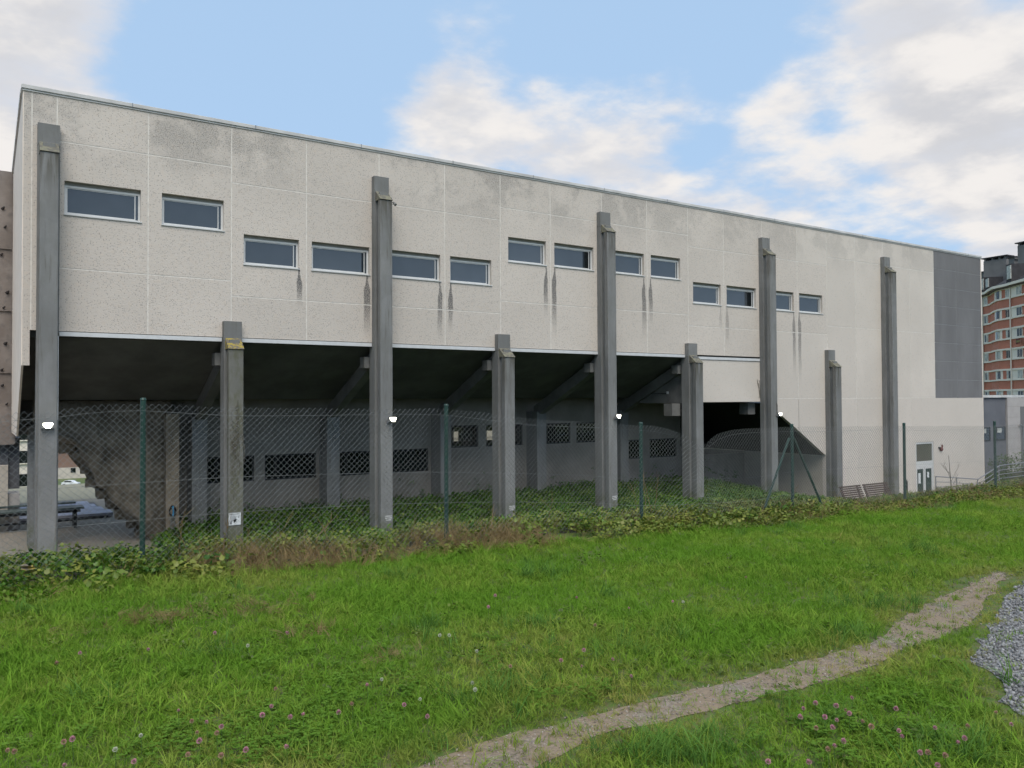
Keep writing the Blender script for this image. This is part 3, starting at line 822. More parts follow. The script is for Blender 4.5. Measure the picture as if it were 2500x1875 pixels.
# ------------------------------------------------------------------ left: climbing tower, artificial rock arch
r = thing('climbing_tower', 'tall weathered concrete climbing tower with dark holds at the left edge', 'climbing wall', (-2, 31.5, -2.3))
def noisy_block(x0, x1, y0, y1, z0, z1, n, amp, seed):
    import bmesh
    bm = bmesh.new(); bmesh.ops.create_cube(bm, size=1)
    bmesh.ops.subdivide_edges(bm, edges=bm.edges[:], cuts=n, use_grid_fill=True)
    from mathutils import noise as mn
    for v_ in bm.verts:
        p = Vector(((v_.co.x + .5) * (x1 - x0) + x0, (v_.co.y + .5) * (y1 - y0) + y0, (v_.co.z + .5) * (z1 - z0) + z0))
        q = mn.noise_vector(p * .9 + Vector((seed, 0, 0))) * amp
        v_.co = p + q
    m_ = MB(); bm.verts.index_update(); m_.add([v_.co for v_ in bm.verts], [[v_.index for v_ in f_.verts] for f_ in bm.faces]); bm.free(); return m_
part(noisy_block(-5.5, .76, 30.55, 33.5, .30, 9.12, 7, .04, 3), 'tower_block', 'tower', r)
part(MB().box(-5.0, .59, 30.9, 33.2, -2.4, .5), 'tower_foot', 'bluegrey', r)
part(MB().box(.60, .90, 31.0, 33.0, -1.16, .5), 'tower_stem', 'bluegrey', r)
for i in range(14):
    x, z = random.uniform(-4.9, .5), random.uniform(.9, 8.8)
    if i < 9: x, z = [(.36, 7.9), (.42, 7.3), (.33, 6.4), (.5, 5.2), (.40, 4.7), (.46, 3.55), (.36, 2.7), (.38, 2.2), (.5, 1.6)][i]
    s_ = random.uniform(.03, .055)
    part(MB().tube([(x, 30.62, z), (x + .02, 30.52, z), (x + .06, 30.47, z + .05)], [s_, s_ * .9, s_ * .35], 7), 'hold', 'hold', r)
for z in (2.6, 4.6, 6.6): part(MB().box(-5.4, .62, 30.50, 30.56, z, z + .03), 'ledge_joint', 'tower', r)
tag(MB().box(-3, .555, 29.6, 29.9, -2.4, -.30).build('low_wall', 'beige'), 'beige rendered low wall at the foot of the climbing tower', 'wall')
tag(MB().box(.56, .87, 29.7, 30.7, -2.4, -1.2).build('low_wall', 'annex_block'), 'pale kerb wall beside the leftmost column', 'wall')

r = thing('rock_arch', 'rough brown artificial rock arch of sculpted concrete under the hall', 'climbing rock', (3.6, 25.6, -2.3))
import bmesh
from mathutils import noise as mn
arch = [(1.30, .98), (1.55, .80), (1.92, .57), (2.22, .25), (2.45, -.22), (2.60, -.57), (2.80, -.82), (3.10, -1.18), (3.48, -1.60), (3.80, -2.00), (4.08, -2.45)]
NSEG, NR, ND = 44, 16, 7
ap = resample(arch, NSEG)
v, f = [], []
top = np.stack([np.linspace(1.30, 4.62, NSEG), np.full(NSEG, 1.7)], 1); top[:, 0] = np.clip(np.linspace(1.30, 6.2, NSEG), None, 4.62); top[:, 1] = np.where(np.linspace(1.3, 6.2, NSEG) <= 4.62, 1.7, 1.7 - (np.linspace(1.3, 6.2, NSEG) - 4.62) * 2.65)
def shell(i, j, yd):
    s_ = j / (NR - 1); p = ap[i] * (1 - s_) + top[i] * s_
    return Vector((p[0], yd, p[1]))
idx = {}
def put(p, amp):
    q = mn.fractal(p * 1.7, 1.0, 2.0, 5) * amp
    w = mn.noise_vector(p * 2.6) * amp * .7
    v.append((p.x + w.x + q * .3, p.y - abs(q) * .8 + w.y, p.z + w.z)); return len(v) - 1
for i in range(NSEG):
    for j in range(NR):
        yd = 25.0 + .75 * (j / (NR - 1)) ** 1.0
        amp = .10 + .16 * (1 - j / (NR - 1)) ** 2
        idx[('f', i, j)] = put(shell(i, j, yd), amp)
    for k_ in range(1, ND):
        p = shell(i, 0, 25.0 + 1.9 * k_ / (ND - 1)); p.x -= .18 * k_ / (ND - 1)
        idx[('b', i, k_)] = put(p, .24)
for i in range(NSEG - 1):
    for j in range(NR - 1):
        f.append((idx['f', i, j], idx['f', i, j + 1], idx['f', i + 1, j + 1], idx['f', i + 1, j]))
    for k_ in range(ND - 1):
        a = ('f', i, 0) if k_ == 0 else ('b', i, k_); b = ('f', i + 1, 0) if k_ == 0 else ('b', i + 1, k_)
        f.append((idx[a], idx[b], idx['b', i + 1, k_ + 1], idx['b', i, k_ + 1]))
part(MB().add(v, f), 'rock_shell', 'rock', r, smooth=True)
for i in range(9):
    p = ap[8 + i * 4]; s_ = random.uniform(.10, .2)
    part(noisy_block(p[0] - s_ - .1, p[0] + s_ - .1, 25.5 + i * .05, 26.0 + i * .05, p[1] - s_ - .05, p[1] + s_ - .05, 3, .10, i * 7.3), 'boulder', 'rock', r, smooth=True)

r = thing('coiled_rope', 'coiled rope with a blue strand hanging on the brown pier', 'rope', (4.58, 25.34, -1.55))
m = MB()
for i in range(3):
    m.tube([(.075 * math.cos(a) * (1 + .1 * i), -.01 - .016 * i, .15 * math.sin(a) * (1 - .06 * i)) for a in np.linspace(0, 2 * math.pi, 20)], .014, 5, False)
m.build('coil', 'black', r)
MB().tube([(.0, -.07, .15), (.012, -.08, .0), (.0, -.07, -.15)], .022, 6).build('blue_strand', 'blue', r)
m = MB()
for i in range(5): m.tube([(-.05 + .026 * i, -.02, -.1), (-.06 + .03 * i + random.uniform(-.02, .02), -.03, -.5), (-.05 + .03 * i, -.02, -.75)], .008, 4)
m.build('hanging_strand', 'column', r)

# table in the courtyard
r = thing('garden_table', 'low dark green table with black legs in the open courtyard', 'table', (1.7, 28.9, -2.32))
MB().box(-1.6, .90, -.05, .62, .60, .66).build('table_top', 'table_green', r, bevel=.01)
MB().box(-1.6, .72, .68, 1.1, .70, .76).build('table_top', 'table_green', r, bevel=.01)
for x in (-1.5, -.55, .05, .66):
    MB().box(x - .045, x + .045, .02, .12, 0, .60).build('leg', 'black', r); MB().box(x - .045, x + .045, .50, .60, 0, .60).build('leg', 'black', r)
MB().box(-1.5, .66, .28, .34, .20, .26).build('stretcher', 'black', r)
MB().box(-1.6, .8, .02, .10, .50, .58).build('apron', 'black', r)
# pale slatted stage behind it
r = thing('paved_platform', 'low pale grey platform of long slabs behind the dark table', 'platform', (0, 33, -2.32))
for i in range(4):
    part(MB().box(-4, 3.55 - .14 * i + .12, 31.0 + i * 1.05, 31.98 + i * 1.05, -2.3, -2.16), 'slab', 'slab', r)
part(MB().box(-4, 3.5, 30.9, 35.2, -2.31, -2.24), 'base', 'slab_gap', r)

# ------------------------------------------------------------------ chain-link fence
FNY = 8.5
NT_ = np.array([(-4, 1.56), (-1, 1.55), (.095, 1.546), (.30, 1.57), (.40, 1.55), (.541, 1.585), (.913, 1.627), (1.269, 1.636), (2.08, 1.589), (3.607, 1.561), (4.603, 1.551), (5.235, 1.484), (5.787, 1.414), (7.215, 1.317), (7.974, 1.272), (8.293, 1.218), (8.58, 1.109), (8.831, .968), (9.003, .993), (9.18, 1.11), (9.585, 1.187), (11.043, 1.192), (14.07, 1.139), (16.972, 1.076), (18.671, 1.074), (24, 1.0), (30, .9)])
def net_top(x): return np.interp(x, NT_[:, 0], NT_[:, 1])
fence = thing('chain_link_fence', 'long wire mesh fence on dark green posts along the lawn edge', 'fence', (9, FNY, 0))
PX = [-2.03, 1.269, 4.614, 7.726, 11.012, 14.216, 17.498, 20.8]
PT = [1.70, 1.672, 1.59, 1.312, 1.219, 1.174, 1.149, 1.12]
for x, zt in zip(PX, PT):
    p = part(MB().tube([(x, FNY + .035, -.6), (x + .004, FNY + .035, zt)], .026, 10), 'post', 'fence_green', fence)
    sub(MB().tube([(x + .004, FNY + .035, zt), (x + .004, FNY + .035, zt + .02)], [.031, .022], 10), 'post_cap', 'fence_green', p)
part(MB().tube([(10.94, FNY + .03, 1.01), (10.18, FNY + .02, -.3)], .019, 8), 'brace', 'fence_green', fence)
part(MB().tube([(11.05, FNY + .03, 1.01), (11.85, FNY + .02, -.3)], .019, 8), 'brace', 'fence_green', fence)
CW = .0315
def mesh_wires():
    x0, x1 = -3.5, 24.0
    cols = np.arange(x0, x1, CW)
    H_ = CW * 1.02
    vv, ff = [], []
    r_ = .0017
    for ci, cx_ in enumerate(cols):
        zt = float(net_top(cx_)); nz = int((zt + .35) / H_)
        k_ = np.arange(nz + 1)
        xx = cx_ + np.where(((k_ + ci) % 2) == 0, 0, CW)
        yy = FNY + np.where(((k_ + ci) % 2) == 0, -.002, .002) + .012 * np.sin(cx_ * 1.1 + k_ * .04)
        zz = np.interp(xx, NT_[:, 0], NT_[:, 1]) - k_ * H_ + .004 * np.sin(cx_ * 9 + k_)
        P_ = np.stack([xx, yy, zz], 1)
        for off in ((0, -r_ * 1.15), (r_, r_ * .6), (-r_, r_ * .6)):
            q = P_.copy(); q[:, 2] += off[0] * 1.0; q[:, 0] -= off[0] * .0; q[:, 1] += off[1]; vv.append(q)
        n_ = nz + 1; base = sum(len(a) for a in vv) - 3 * n_
        a = np.arange(nz)
        for u_, w_ in ((0, 1), (1, 2), (2, 0)):
            ff.append(np.stack([base + u_ * n_ + a, base + u_ * n_ + a + 1, base + w_ * n_ + a + 1, base + w_ * n_ + a], 1))
        # barbed twist above the top edge
    vv = np.concatenate(vv); ff = np.concatenate(ff)
    return vv, ff
vv, ff = mesh_wires()
me = bpy.data.meshes.new('wire_mesh'); me.from_pydata(vv.tolist(), [], ff.tolist()); me.materials.append(MAT['wire'])
o = bpy.data.objects.new('wire_mesh', me); scene.collection.objects.link(o); keep(o, fence); o['kind'] = 'stuff'
for dz, (sx, sa) in ((.075, (1, .01)), (.72, (1.3, .01)), (1.08, (1.1, .008))):
    xx = np.arange(-3.5, 24, .25)
    zz = net_top(xx) - dz + sa * np.sin(xx * 2 * sx)
    if dz > .5: zz = np.convolve(np.pad(zz, 6, mode='edge'), np.ones(13) / 13, 'valid')
    part(MB().tube([(a, FNY - .006, b) for a, b in zip(xx, zz)], .0015, 4), 'tension_wire', 'wire', fence)

# ------------------------------------------------------------------ right: annex, railing, benches, apartment block
r = thing('annex', 'low dark grey annex with small windows at the right end of the hall', 'building', (48, 25, -3))
part(MB().box(44.05, 49.69, 23.6, 30, -3.4, 1.66), 'wall', 'annex', r)
part(MB().box(44.05, 52.5, 23.5, 30, 1.66, 1.80), 'coping', 'coping', r)
part(MB().box(49.70, 51.18, 23.5, 30, -3.4, 1.65), 'block_wall', 'annex_block', r)
m = MB()
for i in range(7): m.box(49.69, 51.185, 23.496, 23.51, -2.6 + .62 * i, -2.585 + .62 * i)
part(m, 'block_joint', 'reveal', r)
part(MB().box(51.18, 56, 24.4, 30, -3.4, 1.65), 'wall', 'grey_block', r)
part(MB().box(51.185, 52.2, 23.52, 24.4, 1.12, 1.65), 'canopy', 'annex_block', r)
for a, b in ((46.2, 47.86), (48.5, 49.58)):
    w = part(MB().frame(a, b, -.80, -.02, .05, 23.565, 23.61), 'window', 'black', r)
    sub(MB().box(a + .05, b - .05, 23.585, 23.592, -.75, -.07), 'pane', 'glass_dark', w)
    sub(MB().box(a + .15, b - .45, 23.575, 23.583, -.36, -.10), 'blind', 'curtain', w)
part(MB().tube([(51.3, 23.4, -3.2), (51.3, 23.4, -.35), (51.25, 23.4, -.05), (50.95, 23.4, .05)], .05, 8), 'downpipe', 'steel', r)

r = thing('ramp_railing', 'grey steel handrail with three bars along the ramp beside the glass door', 'railing', (40, 20.5, -3.1))
for j, dz in enumerate((0, -.24, -.46, -.68)):
    part(MB().tube([(36.70, 20.5, -1.97 + dz), (40.39, 20.5, -2.31 + dz * .95), (42.45, 20.5, -1.75 + dz * .95), (45.2, 20.5, -1.70 + dz), (50, 20.5, -1.6 + dz)], .026 if j == 0 else .016, 8), 'rail', 'steel', r)
for x, z in ((36.70, -1.97), (38.5, -2.14), (40.39, -2.31), (42.45, -1.75), (45.2, -1.70), (48, -1.64)):
    part(MB().tube([(x, 20.53, -3.3), (x, 20.53, z)], .024, 8), 'post', 'steel', r)
tag(MB().box(33.5, 60, 17, 21.9, -3.6, -3.16).build('ramp', 'paving'), kind='structure')

for i, (x0, x1) in enumerate(((29.45, 30.90), (31.05, 32.85))):
    r = thing('slatted_bench', ('shorter' if i == 0 else 'longer') + ' brown slatted bench below the short column by the beige wall', 'bench', ((x0 + x1) / 2, 20.4, -2.6))
    for j in range(7):
        z = -2.55 + j * .082; y = 20.3 + j * .035
        part(MB().box(x0, x1, y, y + .028, z, z + .066), 'back_slat', 'brown_slat', r)
    for j in range(3): part(MB().box(x0, x1, 19.86 + j * .14, 19.97 + j * .14, -2.67, -2.635), 'seat_slat', 'brown_slat', r)
    for x in (x0 + .18, x1 - .18):
        part(MB().prism_x([(19.86, -2.68), (20.30, -2.68), (20.56, -1.99), (20.60, -2.0), (20.36, -2.75), (20.36, -3.3), (20.28, -3.3), (20.28, -2.75), (19.95, -2.75), (19.95, -3.3), (19.87, -3.3)], x - .03, x + .03), 'leg', 'black', r)
tag(MB().tube([(33.75, 20.2, -3.3), (33.75, 20.2, -2.0), (33.75, 20.2, -1.93)], [.07, .07, .05], 10).build('bollard', 'black'), 'black bollard near the foot of the last tall column', 'bollard')

# apartment block: plan follows a gently waving street front
def plan(px, depth):
    d = fwd * 1965.2204 + rgt * (px - 1250); d.z = 0
    q = Vector((fwd.x, fwd.y, 0)); return d * (depth / d.dot(q))
PLAN = [plan(2372, 127), plan(2397, 123.2), plan(2421, 120.2), plan(2429, 117.4), plan(2440, 114.9), plan(2474, 111.8), plan(2480, 110.9), plan(2550, 104), plan(2680, 93)]
PLAN = [(p.x, p.y) for p in PLAN]
apt = thing('apartment_block', 'tall red and cream apartment block with dark mansard roof and grey chimneys', 'building', (PLAN[3][0], PLAN[3][1], -3))
cen = np.array(PLAN).mean(0)
def strip(z0, z1, out, thick=.25):
    """band following the plan, pushed out towards the street"""
    P_ = np.array(PLAN); n = len(P_)
    nr = []
    for i in range(n):
        a, b = P_[max(i - 1, 0)], P_[min(i + 1, n - 1)]; tt = (b - a) / np.linalg.norm(b - a)
        nn = np.array([tt[1], -tt[0]])
        if nn @ (np.array([0, 0]) - P_[i]) < 0: nn = -nn
        nr.append(nn)
    nr = np.array(nr)
    o_ = P_ + nr * out; i_ = P_ + nr * (out - thick)
    m_ = MB()
    v_ = [(x, y, z0) for x, y in o_] + [(x, y, z1) for x, y in o_] + [(x, y, z0) for x, y in i_] + [(x, y, z1) for x, y in i_]
    f_ = []
    for i in range(n - 1):
        f_ += [(i, i + 1, n + i + 1, n + i), (2 * n + i + 1, 2 * n + i, 3 * n + i, 3 * n + i + 1), (n + i, n + i + 1, 3 * n + i + 1, 3 * n + i), (i + 1, i, 2 * n + i, 2 * n + i + 1)]
    f_ += [(0, n, 3 * n, 2 * n), (n - 1, 3 * n - 1, 4 * n - 1, 2 * n - 1)]
    return m_.add(v_, f_), o_, nr
S_ = np.array(PLAN); SL = np.r_[0, np.cumsum(np.hypot(*np.diff(S_, axis=0).T))]
def along(s_, out):
    i = int(np.clip(np.searchsorted(SL, s_) - 1, 0, len(S_) - 2)); tt = (S_[i + 1] - S_[i]) / (SL[i + 1] - SL[i])
    nn = np.array([tt[1], -tt[0]])
    if nn @ (-S_[i]) < 0: nn = -nn
    return S_[i] + tt * (s_ - SL[i]) + nn * out, tt, nn
def slab_on(m_, s0, s1, z0, z1, out, th=.08):
    a, tt, nn = along(s0 + 1e-4, out); b = along(s1 - 1e-4, out)[0]
    c_, d_ = a - nn * th, b - nn * th
    m_.add([(a[0], a[1], z0), (b[0], b[1], z0), (b[0], b[1], z1), (a[0], a[1], z1), (c_[0], c_[1], z0), (d_[0], d_[1], z0), (d_[0], d_[1], z1), (c_[0], c_[1], z1)],
           [(0, 1, 2, 3), (5, 4, 7, 6), (3, 2, 6, 7), (1, 0, 4, 5), (0, 3, 7, 4), (1, 5, 6, 2)])
    return m_
part(strip(-3, 17.2, 0)[0], 'wall', 'brick', apt)
FH = 2.86
ztop = 17.0
def s_of(px):      # distance along the plan for a sight line
    best = None
    for s_ in np.linspace(0, SL[-1], 2000):
        p = along(s_, 0)[0]; q = Vector((p[0], p[1], 0)); dd = q.dot(fwd.to_2d().to_3d()); x = 1250 + 1965.2 * q.dot(rgt.to_2d().to_3d()) / dd
        if best is None or abs(x - px) < best[0]: best = (abs(x - px), s_)
    return best[1]
SX = {p: s_of(p) for p in (2399, 2402, 2405, 2408, 2416, 2421, 2425, 2433, 2436, 2446, 2450, 2460, 2470, 2474, 2477, 2487, 2500, 2515, 2535)}
for fl in range(7):
    zt = ztop - fl * FH
    part(strip(zt - 1.52, zt - 1.30, .16)[0], 'sill_band', 'cream', apt)
    part(strip(zt - .10, zt + .14, .16)[0], 'string_course', 'cream', apt)
    for a, b in ((2397, 2399), (2402, 2408), (2433, 2446), (2460, 2477), (2487, 2560)):
        pass
    def cream(a, b): part(slab_on(MB(), SX[a], SX[b], zt - 1.30, zt - .10, .06), 'cream_panel', 'cream', apt)
    cream(2399, 2405); cream(2405, 2408); cream(2433, 2436); cream(2446, 2450); cream(2470, 2487)
    for a, b in ((2408, 2416), (2436, 2446), (2460, 2470), (2487, 2500), (2515, 2535)):
        s0, s1 = SX[a], SX[b]
        w = part(slab_on(MB(), s0, s1, zt - 1.30, zt - .10, .09), 'window', 'cream', apt)
        n_l = 2
        for q in range(n_l):
            u0 = s0 + (s1 - s0) * (q + .12) / n_l; u1 = s0 + (s1 - s0) * (q + .88) / n_l
            mt = 'glass_dark' if random.random() < .35 else 'curtain'
            sub(slab_on(MB(), u0, u1, zt - 1.22, zt - .18, .12, .02), 'pane', mt, w)
for px in (2405, 2474):
    s_ = SX[px]; part(slab_on(MB(), s_ - .12, s_ + .12, -3, 17.2, .26), 'downpipe', 'cream', apt)
part(strip(17.2, 17.55, .75, 1.2)[0], 'eaves', 'cream', apt)
part(strip(17.0, 17.2, .55, 1.0)[0], 'eaves_soffit', 'brown_slat', apt)
# mansard roof
P_, nr = strip(0, 1, 0)[1:]
lo, hi = P_ + nr * .55, P_ - nr * 4.5
n = len(P_); m = MB()
v_ = [(x, y, 17.5) for x, y in lo] + [(x, y, 20.6) for x, y in hi] + [(x, y, 20.6) for x, y in P_ - nr * 14] + [(x, y, 17.5) for x, y in P_ - nr * 14]
f_ = []
for i in range(n - 1):
    for q in range(3): f_.append((q * n + i, q * n + i + 1, (q + 1) * n + i + 1, (q + 1) * n + i))
m.add(v_, f_); part(m, 'roof', 'slate', apt)
def rblock(px0, px1, z0, z1, d0, d1, th, name, mat, capz=0):
    a, b = plan(px0, d0).to_2d(), plan(px1, d1).to_2d(); a, b = np.array(a), np.array(b)
    tt = (b - a) / np.linalg.norm(b - a); nn = np.array([tt[1], -tt[0]])
    if nn @ (-a) < 0: nn = -nn
    m_ = MB(); q = [tuple(a), tuple(b), tuple(b - nn * th), tuple(a - nn * th)]
    m_.prism_z(q, z0, z1); o_ = part(m_, name, mat, apt)
    if capz:
        e = .25; q2 = [tuple(a + nn * e - tt * e), tuple(b + nn * e + tt * e), tuple(b - nn * (th + e) + tt * e), tuple(a - nn * (th + e) - tt * e)]
        for w_ in (.03, .36, .66, .90):
            c_ = a + (b - a) * w_; sub(MB().prism_z([tuple(c_), tuple(c_ + tt * .3), tuple(c_ + tt * .3 - nn * th), tuple(c_ - nn * th)], z1, z1 + capz), 'cap_leg', 'grey_block', o_)
        sub(MB().prism_z(q2, z1 + capz, z1 + capz + .15), 'cap_slab', 'slate', o_)
    return o_
rblock(2406, 2462, 18.0, 22.7, 124, 121, 1.5, 'chimney', 'grey_block', .35)
rblock(2468, 2481, 18.0, 22.0, 119, 118, 1.2, 'chimney', 'grey_block', .3)
rblock(2490, 2540, 18.0, 23.4, 115, 112, 2.5, 'chimney', 'grey_block', .3)
rblock(2388, 2405, 18.0, 21.2, 127, 126, 2.0, 'parapet_block', 'grey_block', .12)
for a, b, d0, d1, zt in ((2409, 2418, 119.7, 118.5, 19.5), (2461, 2473, 111.6, 110.4, 20.1), (2396, 2405, 122.5, 121.5, 19.9)):
    rblock(a, b, 17.6, zt, d0, d1, 2.0, 'dormer', 'slate')
    rblock(a + 1.2, b - 1.2, 18.0, zt - .25, d0 - .25, d1 - .25, .1, 'dormer_window', 'curtain')
# skylight
a, tt, nn = along(s_of(2440), -1.6); b = along(s_of(2450), -1.6)[0]
zz0 = 17.5 + 3.1 * (1.6 + .55) / 5.05 + .12; k2 = 3.1 / 5.05
part(MB().add([(a[0], a[1], zz0), (b[0], b[1], zz0), (b[0] - nn[0] * 1.2, b[1] - nn[1] * 1.2, zz0 + 1.2 * k2), (a[0] - nn[0] * 1.2, a[1] - nn[1] * 1.2, zz0 + 1.2 * k2)], [(0, 1, 2, 3)]), 'skylight', 'curtain', apt)
# small flag on a balcony
p, tt, nn = along(s_of(2497), .5)
r = thing('flag', 'small red and yellow flag hanging from the red apartment block', 'flag', (p[0], p[1], 9.3))
MB().box(-.5, .5, -.02, .02, -.15, .15).build('yellow_stripe', 'cap_yellow', r)
MB().box(-.5, .5, -.02, .02, .155, .35).build('red_stripe', 'red', r); MB().box(-.5, .5, -.02, .02, -.35, -.155).build('red_stripe', 'red', r)
r.rotation_euler.z = math.atan2(tt[1], tt[0])

# ------------------------------------------------------------------ far left, seen under the hall
def house(name, label, x0, x1, y, z0, z1, wall, base, nwin, floors, dark='glass_dark'):
    r = thing(name, label, 'house', ((x0 + x1) / 2, y, z0))
    part(MB().box(x0, x1, y, y + 12, z0, z1), 'wall', wall, r)
    if base: part(MB().box(x0 - .1, x1 + .1, y - .15, y, z0, z0 + (z1 - z0) * .38), 'plinth', base, r)
    for f_ in range(floors):
        for i in range(nwin):
            wx = x0 + (i + .5) * (x1 - x0) / nwin; wz = z0 + (z1 - z0) * ((f_ + .55) / floors)
            w = part(MB().box(wx - .65, wx + .65, y - .22, y - .16, wz - .7, wz + .75), 'window', dark, r)
            sub(MB().box(wx - .72, wx + .72, y - .26, y - .15, wz - .82, wz - .70), 'sill', 'cream', w)
    part(MB().prism_x([(y - .6, z1), (y + 12.6, z1), (y + 6, z1 + 2.2)], x0 - .5, x1 + .5), 'roof', 'slate', r)
    return r
def far(px, py, dep):
    d = fwd * 1965.2204 + rgt * (px - 1250) - upv * (py - 937.5); d = d * (dep / 1965.2204); return d.x, d.y, d.z + CAMZ
p = far(150, 1130, 235); q = far(250, 1168, 235)
house('brown_house', 'brown and cream house across the field seen through the rock arch', p[0] - 12, q[0] + 14, p[1], hill(0, np.array(p[1])).item(), hill(0, np.array(p[1])).item() + 8.5, 'brown_wall', 'pale_wall', 6, 2)
p = far(52, 1100, 95)
zb = hill(0, np.array(p[1])).item()
house('white_house', 'white house with dark windows far behind the leftmost column', p[0] - 5, p[0] + 1.1, p[1], zb, zb + 8.2, 'cream', None, 3, 3)
# pale pink house seen through the corridor windows
house('pink_house', 'pale pink rendered house glimpsed through the undercroft windows', 24, 38, 46, -3.3, 6.5, 'pink_wall', 'pale_wall', 3, 2)
# parked car below the brown house
cpx, cpy, cpz = far(173, 1162, 215)
cz = hill(0, np.array(cpy)).item()
r = thing('parked_car', 'small white parked car beyond the field seen through the rock arch', 'car', (cpx, cpy, cz))
prof = [(-2.1, .35), (2.1, .35), (2.15, .75), (1.9, .95), (1.1, 1.05), (.5, 1.5), (-1.1, 1.52), (-1.8, 1.05), (-2.15, .95)]
MB().prism_y(prof, -.85, .85).build('body', 'white_car', r, bevel=.05)
MB().prism_y([(-1.5, 1.08), (.9, 1.08), (.42, 1.42), (-1.05, 1.44)], -.87, .87).build('window', 'glass_dark', r)
for x in (-1.3, 1.35):
    for y in (-.8, .8): MB().tube([(x, y - .1, .33), (x, y + .1, .33)], .33, 14).build('wheel', 'tyre', r)
r.rotation_euler.z = R(-32)

# ------------------------------------------------------------------ vegetation: instanced stuff
def src_collection(name, meshes, mat):
    c = bpy.data.collections.new(name); out = []
    for i, (v_, f_) in enumerate(meshes):
        me = bpy.data.meshes.new(name); me.from_pydata(v_, [], f_); me.materials.append(MAT[mat]); me.shade_smooth()
        o_ = bpy.data.objects.new('%s_%02d' % (name, i), me); c.objects.link(o_); out.append(o_)
    return c
def scatter(name, pts, rot, scl, tint, coll, nvar, kind='stuff'):
    n = len(pts)
    me = bpy.data.meshes.new(name); me.vertices.add(n)
    me.vertices.foreach_set('co', np.asarray(pts, np.float32).ravel())
    a = me.attributes.new('rot', 'FLOAT_VECTOR', 'POINT'); a.data.foreach_set('vector', np.asarray(rot, np.float32).ravel())
    a = me.attributes.new('scl', 'FLOAT', 'POINT'); a.data.foreach_set('value', np.asarray(scl, np.float32))
    a = me.attributes.new('tint', 'FLOAT', 'POINT'); a.data.foreach_set('value', np.asarray(tint, np.float32))
    a = me.attributes.new('pick', 'INT', 'POINT'); a.data.foreach_set('value', rng.integers(0, nvar, n).astype(np.int32))
    o_ = bpy.data.objects.new(name, me); scene.collection.objects.link(o_)
    ng = bpy.data.node_groups.new(name + '_scatter', 'GeometryNodeTree')
    ng.interface.new_socket('Geometry', in_out='INPUT', socket_type='NodeSocketGeometry')
    ng.interface.new_socket('Geometry', in_out='OUTPUT', socket_type='NodeSocketGeometry')
    N = ng.nodes; L = ng.links
    gi, go = N.new('NodeGroupInput'), N.new('NodeGroupOutput')
    ci = N.new('GeometryNodeCollectionInfo'); ci.inputs['Collection'].default_value = coll
    ci.inputs['Separate Children'].default_value = True; ci.inputs['Reset Children'].default_value = True
    ip = N.new('GeometryNodeInstanceOnPoints'); ip.inputs['Pick Instance'].default_value = True
    def attr(nm, ty):
        q = N.new('GeometryNodeInputNamedAttribute'); q.data_type = ty; q.inputs['Name'].default_value = nm; return q.outputs['Attribute']
    L.new(gi.outputs[0], ip.inputs['Points']); L.new(ci.outputs[0], ip.inputs['Instance'])
    L.new(attr('pick', 'INT'), ip.inputs['Instance Index'])
    e = N.new('FunctionNodeEulerToRotation'); L.new(attr('rot', 'FLOAT_VECTOR'), e.inputs[0]); L.new(e.outputs[0], ip.inputs['Rotation'])
    L.new(attr('scl', 'FLOAT'), ip.inputs['Scale'])
    L.new(ip.outputs[0], go.inputs[0])
    md = o_.modifiers.new('scatter', 'NODES'); md.node_group = ng
    return tag(o_, kind=kind)

def blades(n, spread, h0, h1, w, bend, nseg=3):
    v_, f_ = [], []
    for _ in range(n):
        a = random.uniform(0, 2 * math.pi); rr = spread * math.sqrt(random.random())
        x, y = rr * math.cos(a), rr * math.sin(a)
        th = random.uniform(0, 2 * math.pi); h = random.uniform(h0, h1); b = random.uniform(.2, 1) * bend * h
        dx, dy = math.cos(th), math.sin(th); ww = w * random.uniform(.7, 1.3)
        o_ = len(v_)
        for i in range(nseg + 1):
            s_ = i / nseg; wd = ww * (1 - s_ ** 1.6) * .5 + .0002
            px, py, pz = x + dx * b * s_ ** 2, y + dy * b * s_ ** 2, h * (s_ - .28 * (bend) * s_ ** 2.2)
            v_ += [(px - dy * wd, py + dx * wd, pz), (px + dy * wd, py - dx * wd, pz)]
        for i in range(nseg): f_.append((o_ + 2 * i, o_ + 2 * i + 1, o_ + 2 * i + 3, o_ + 2 * i + 2))
    return v_, f_
def leafclump(n, spread, height, size, lobes):
    v_, f_ = [], []
    for _ in range(n):
        a = random.uniform(0, 2 * math.pi); rr = spread * math.sqrt(random.random())
        c_ = Vector((rr * math.cos(a), rr * math.sin(a), height * random.random() ** .7))
        s_ = size * random.uniform(.6, 1.3)
        e = Matrix.Rotation(random.uniform(0, 6.28), 3, 'Z') @ Matrix.Rotation(random.uniform(-.2, 1.1), 3, 'X') @ Matrix.Rotation(random.uniform(-.5, .5), 3, 'Y')
        pts = [(0, -.5, 0), (.34, -.36, .05), (.5, .02, .07), (.26, .28, .04), (0, .62, -.04), (-.26, .28, .04), (-.5, .02, .07), (-.34, -.36, .05)]
        if lobes: pts = [(0, -.35, 0), (.30, -.42, .05), (.52, -.12, .08), (.30, .10, .03), (.34, .34, .04), (.12, .34, .0), (0, .62, -.05), (-.12, .34, 0), (-.34, .34, .04), (-.30, .10, .03), (-.52, -.12, .08), (-.30, -.42, .05)]
        o_ = len(v_); v_.append(tuple(c_ + e @ Vector((0, .05, -.04)) * s_))
        for p_ in pts: v_.append(tuple(c_ + e @ Vector(p_) * s_))
        k_ = len(pts)
        for i in range(k_): f_.append((o_, o_ + 1 + i, o_ + 1 + (i + 1) % k_))
    return v_, f_

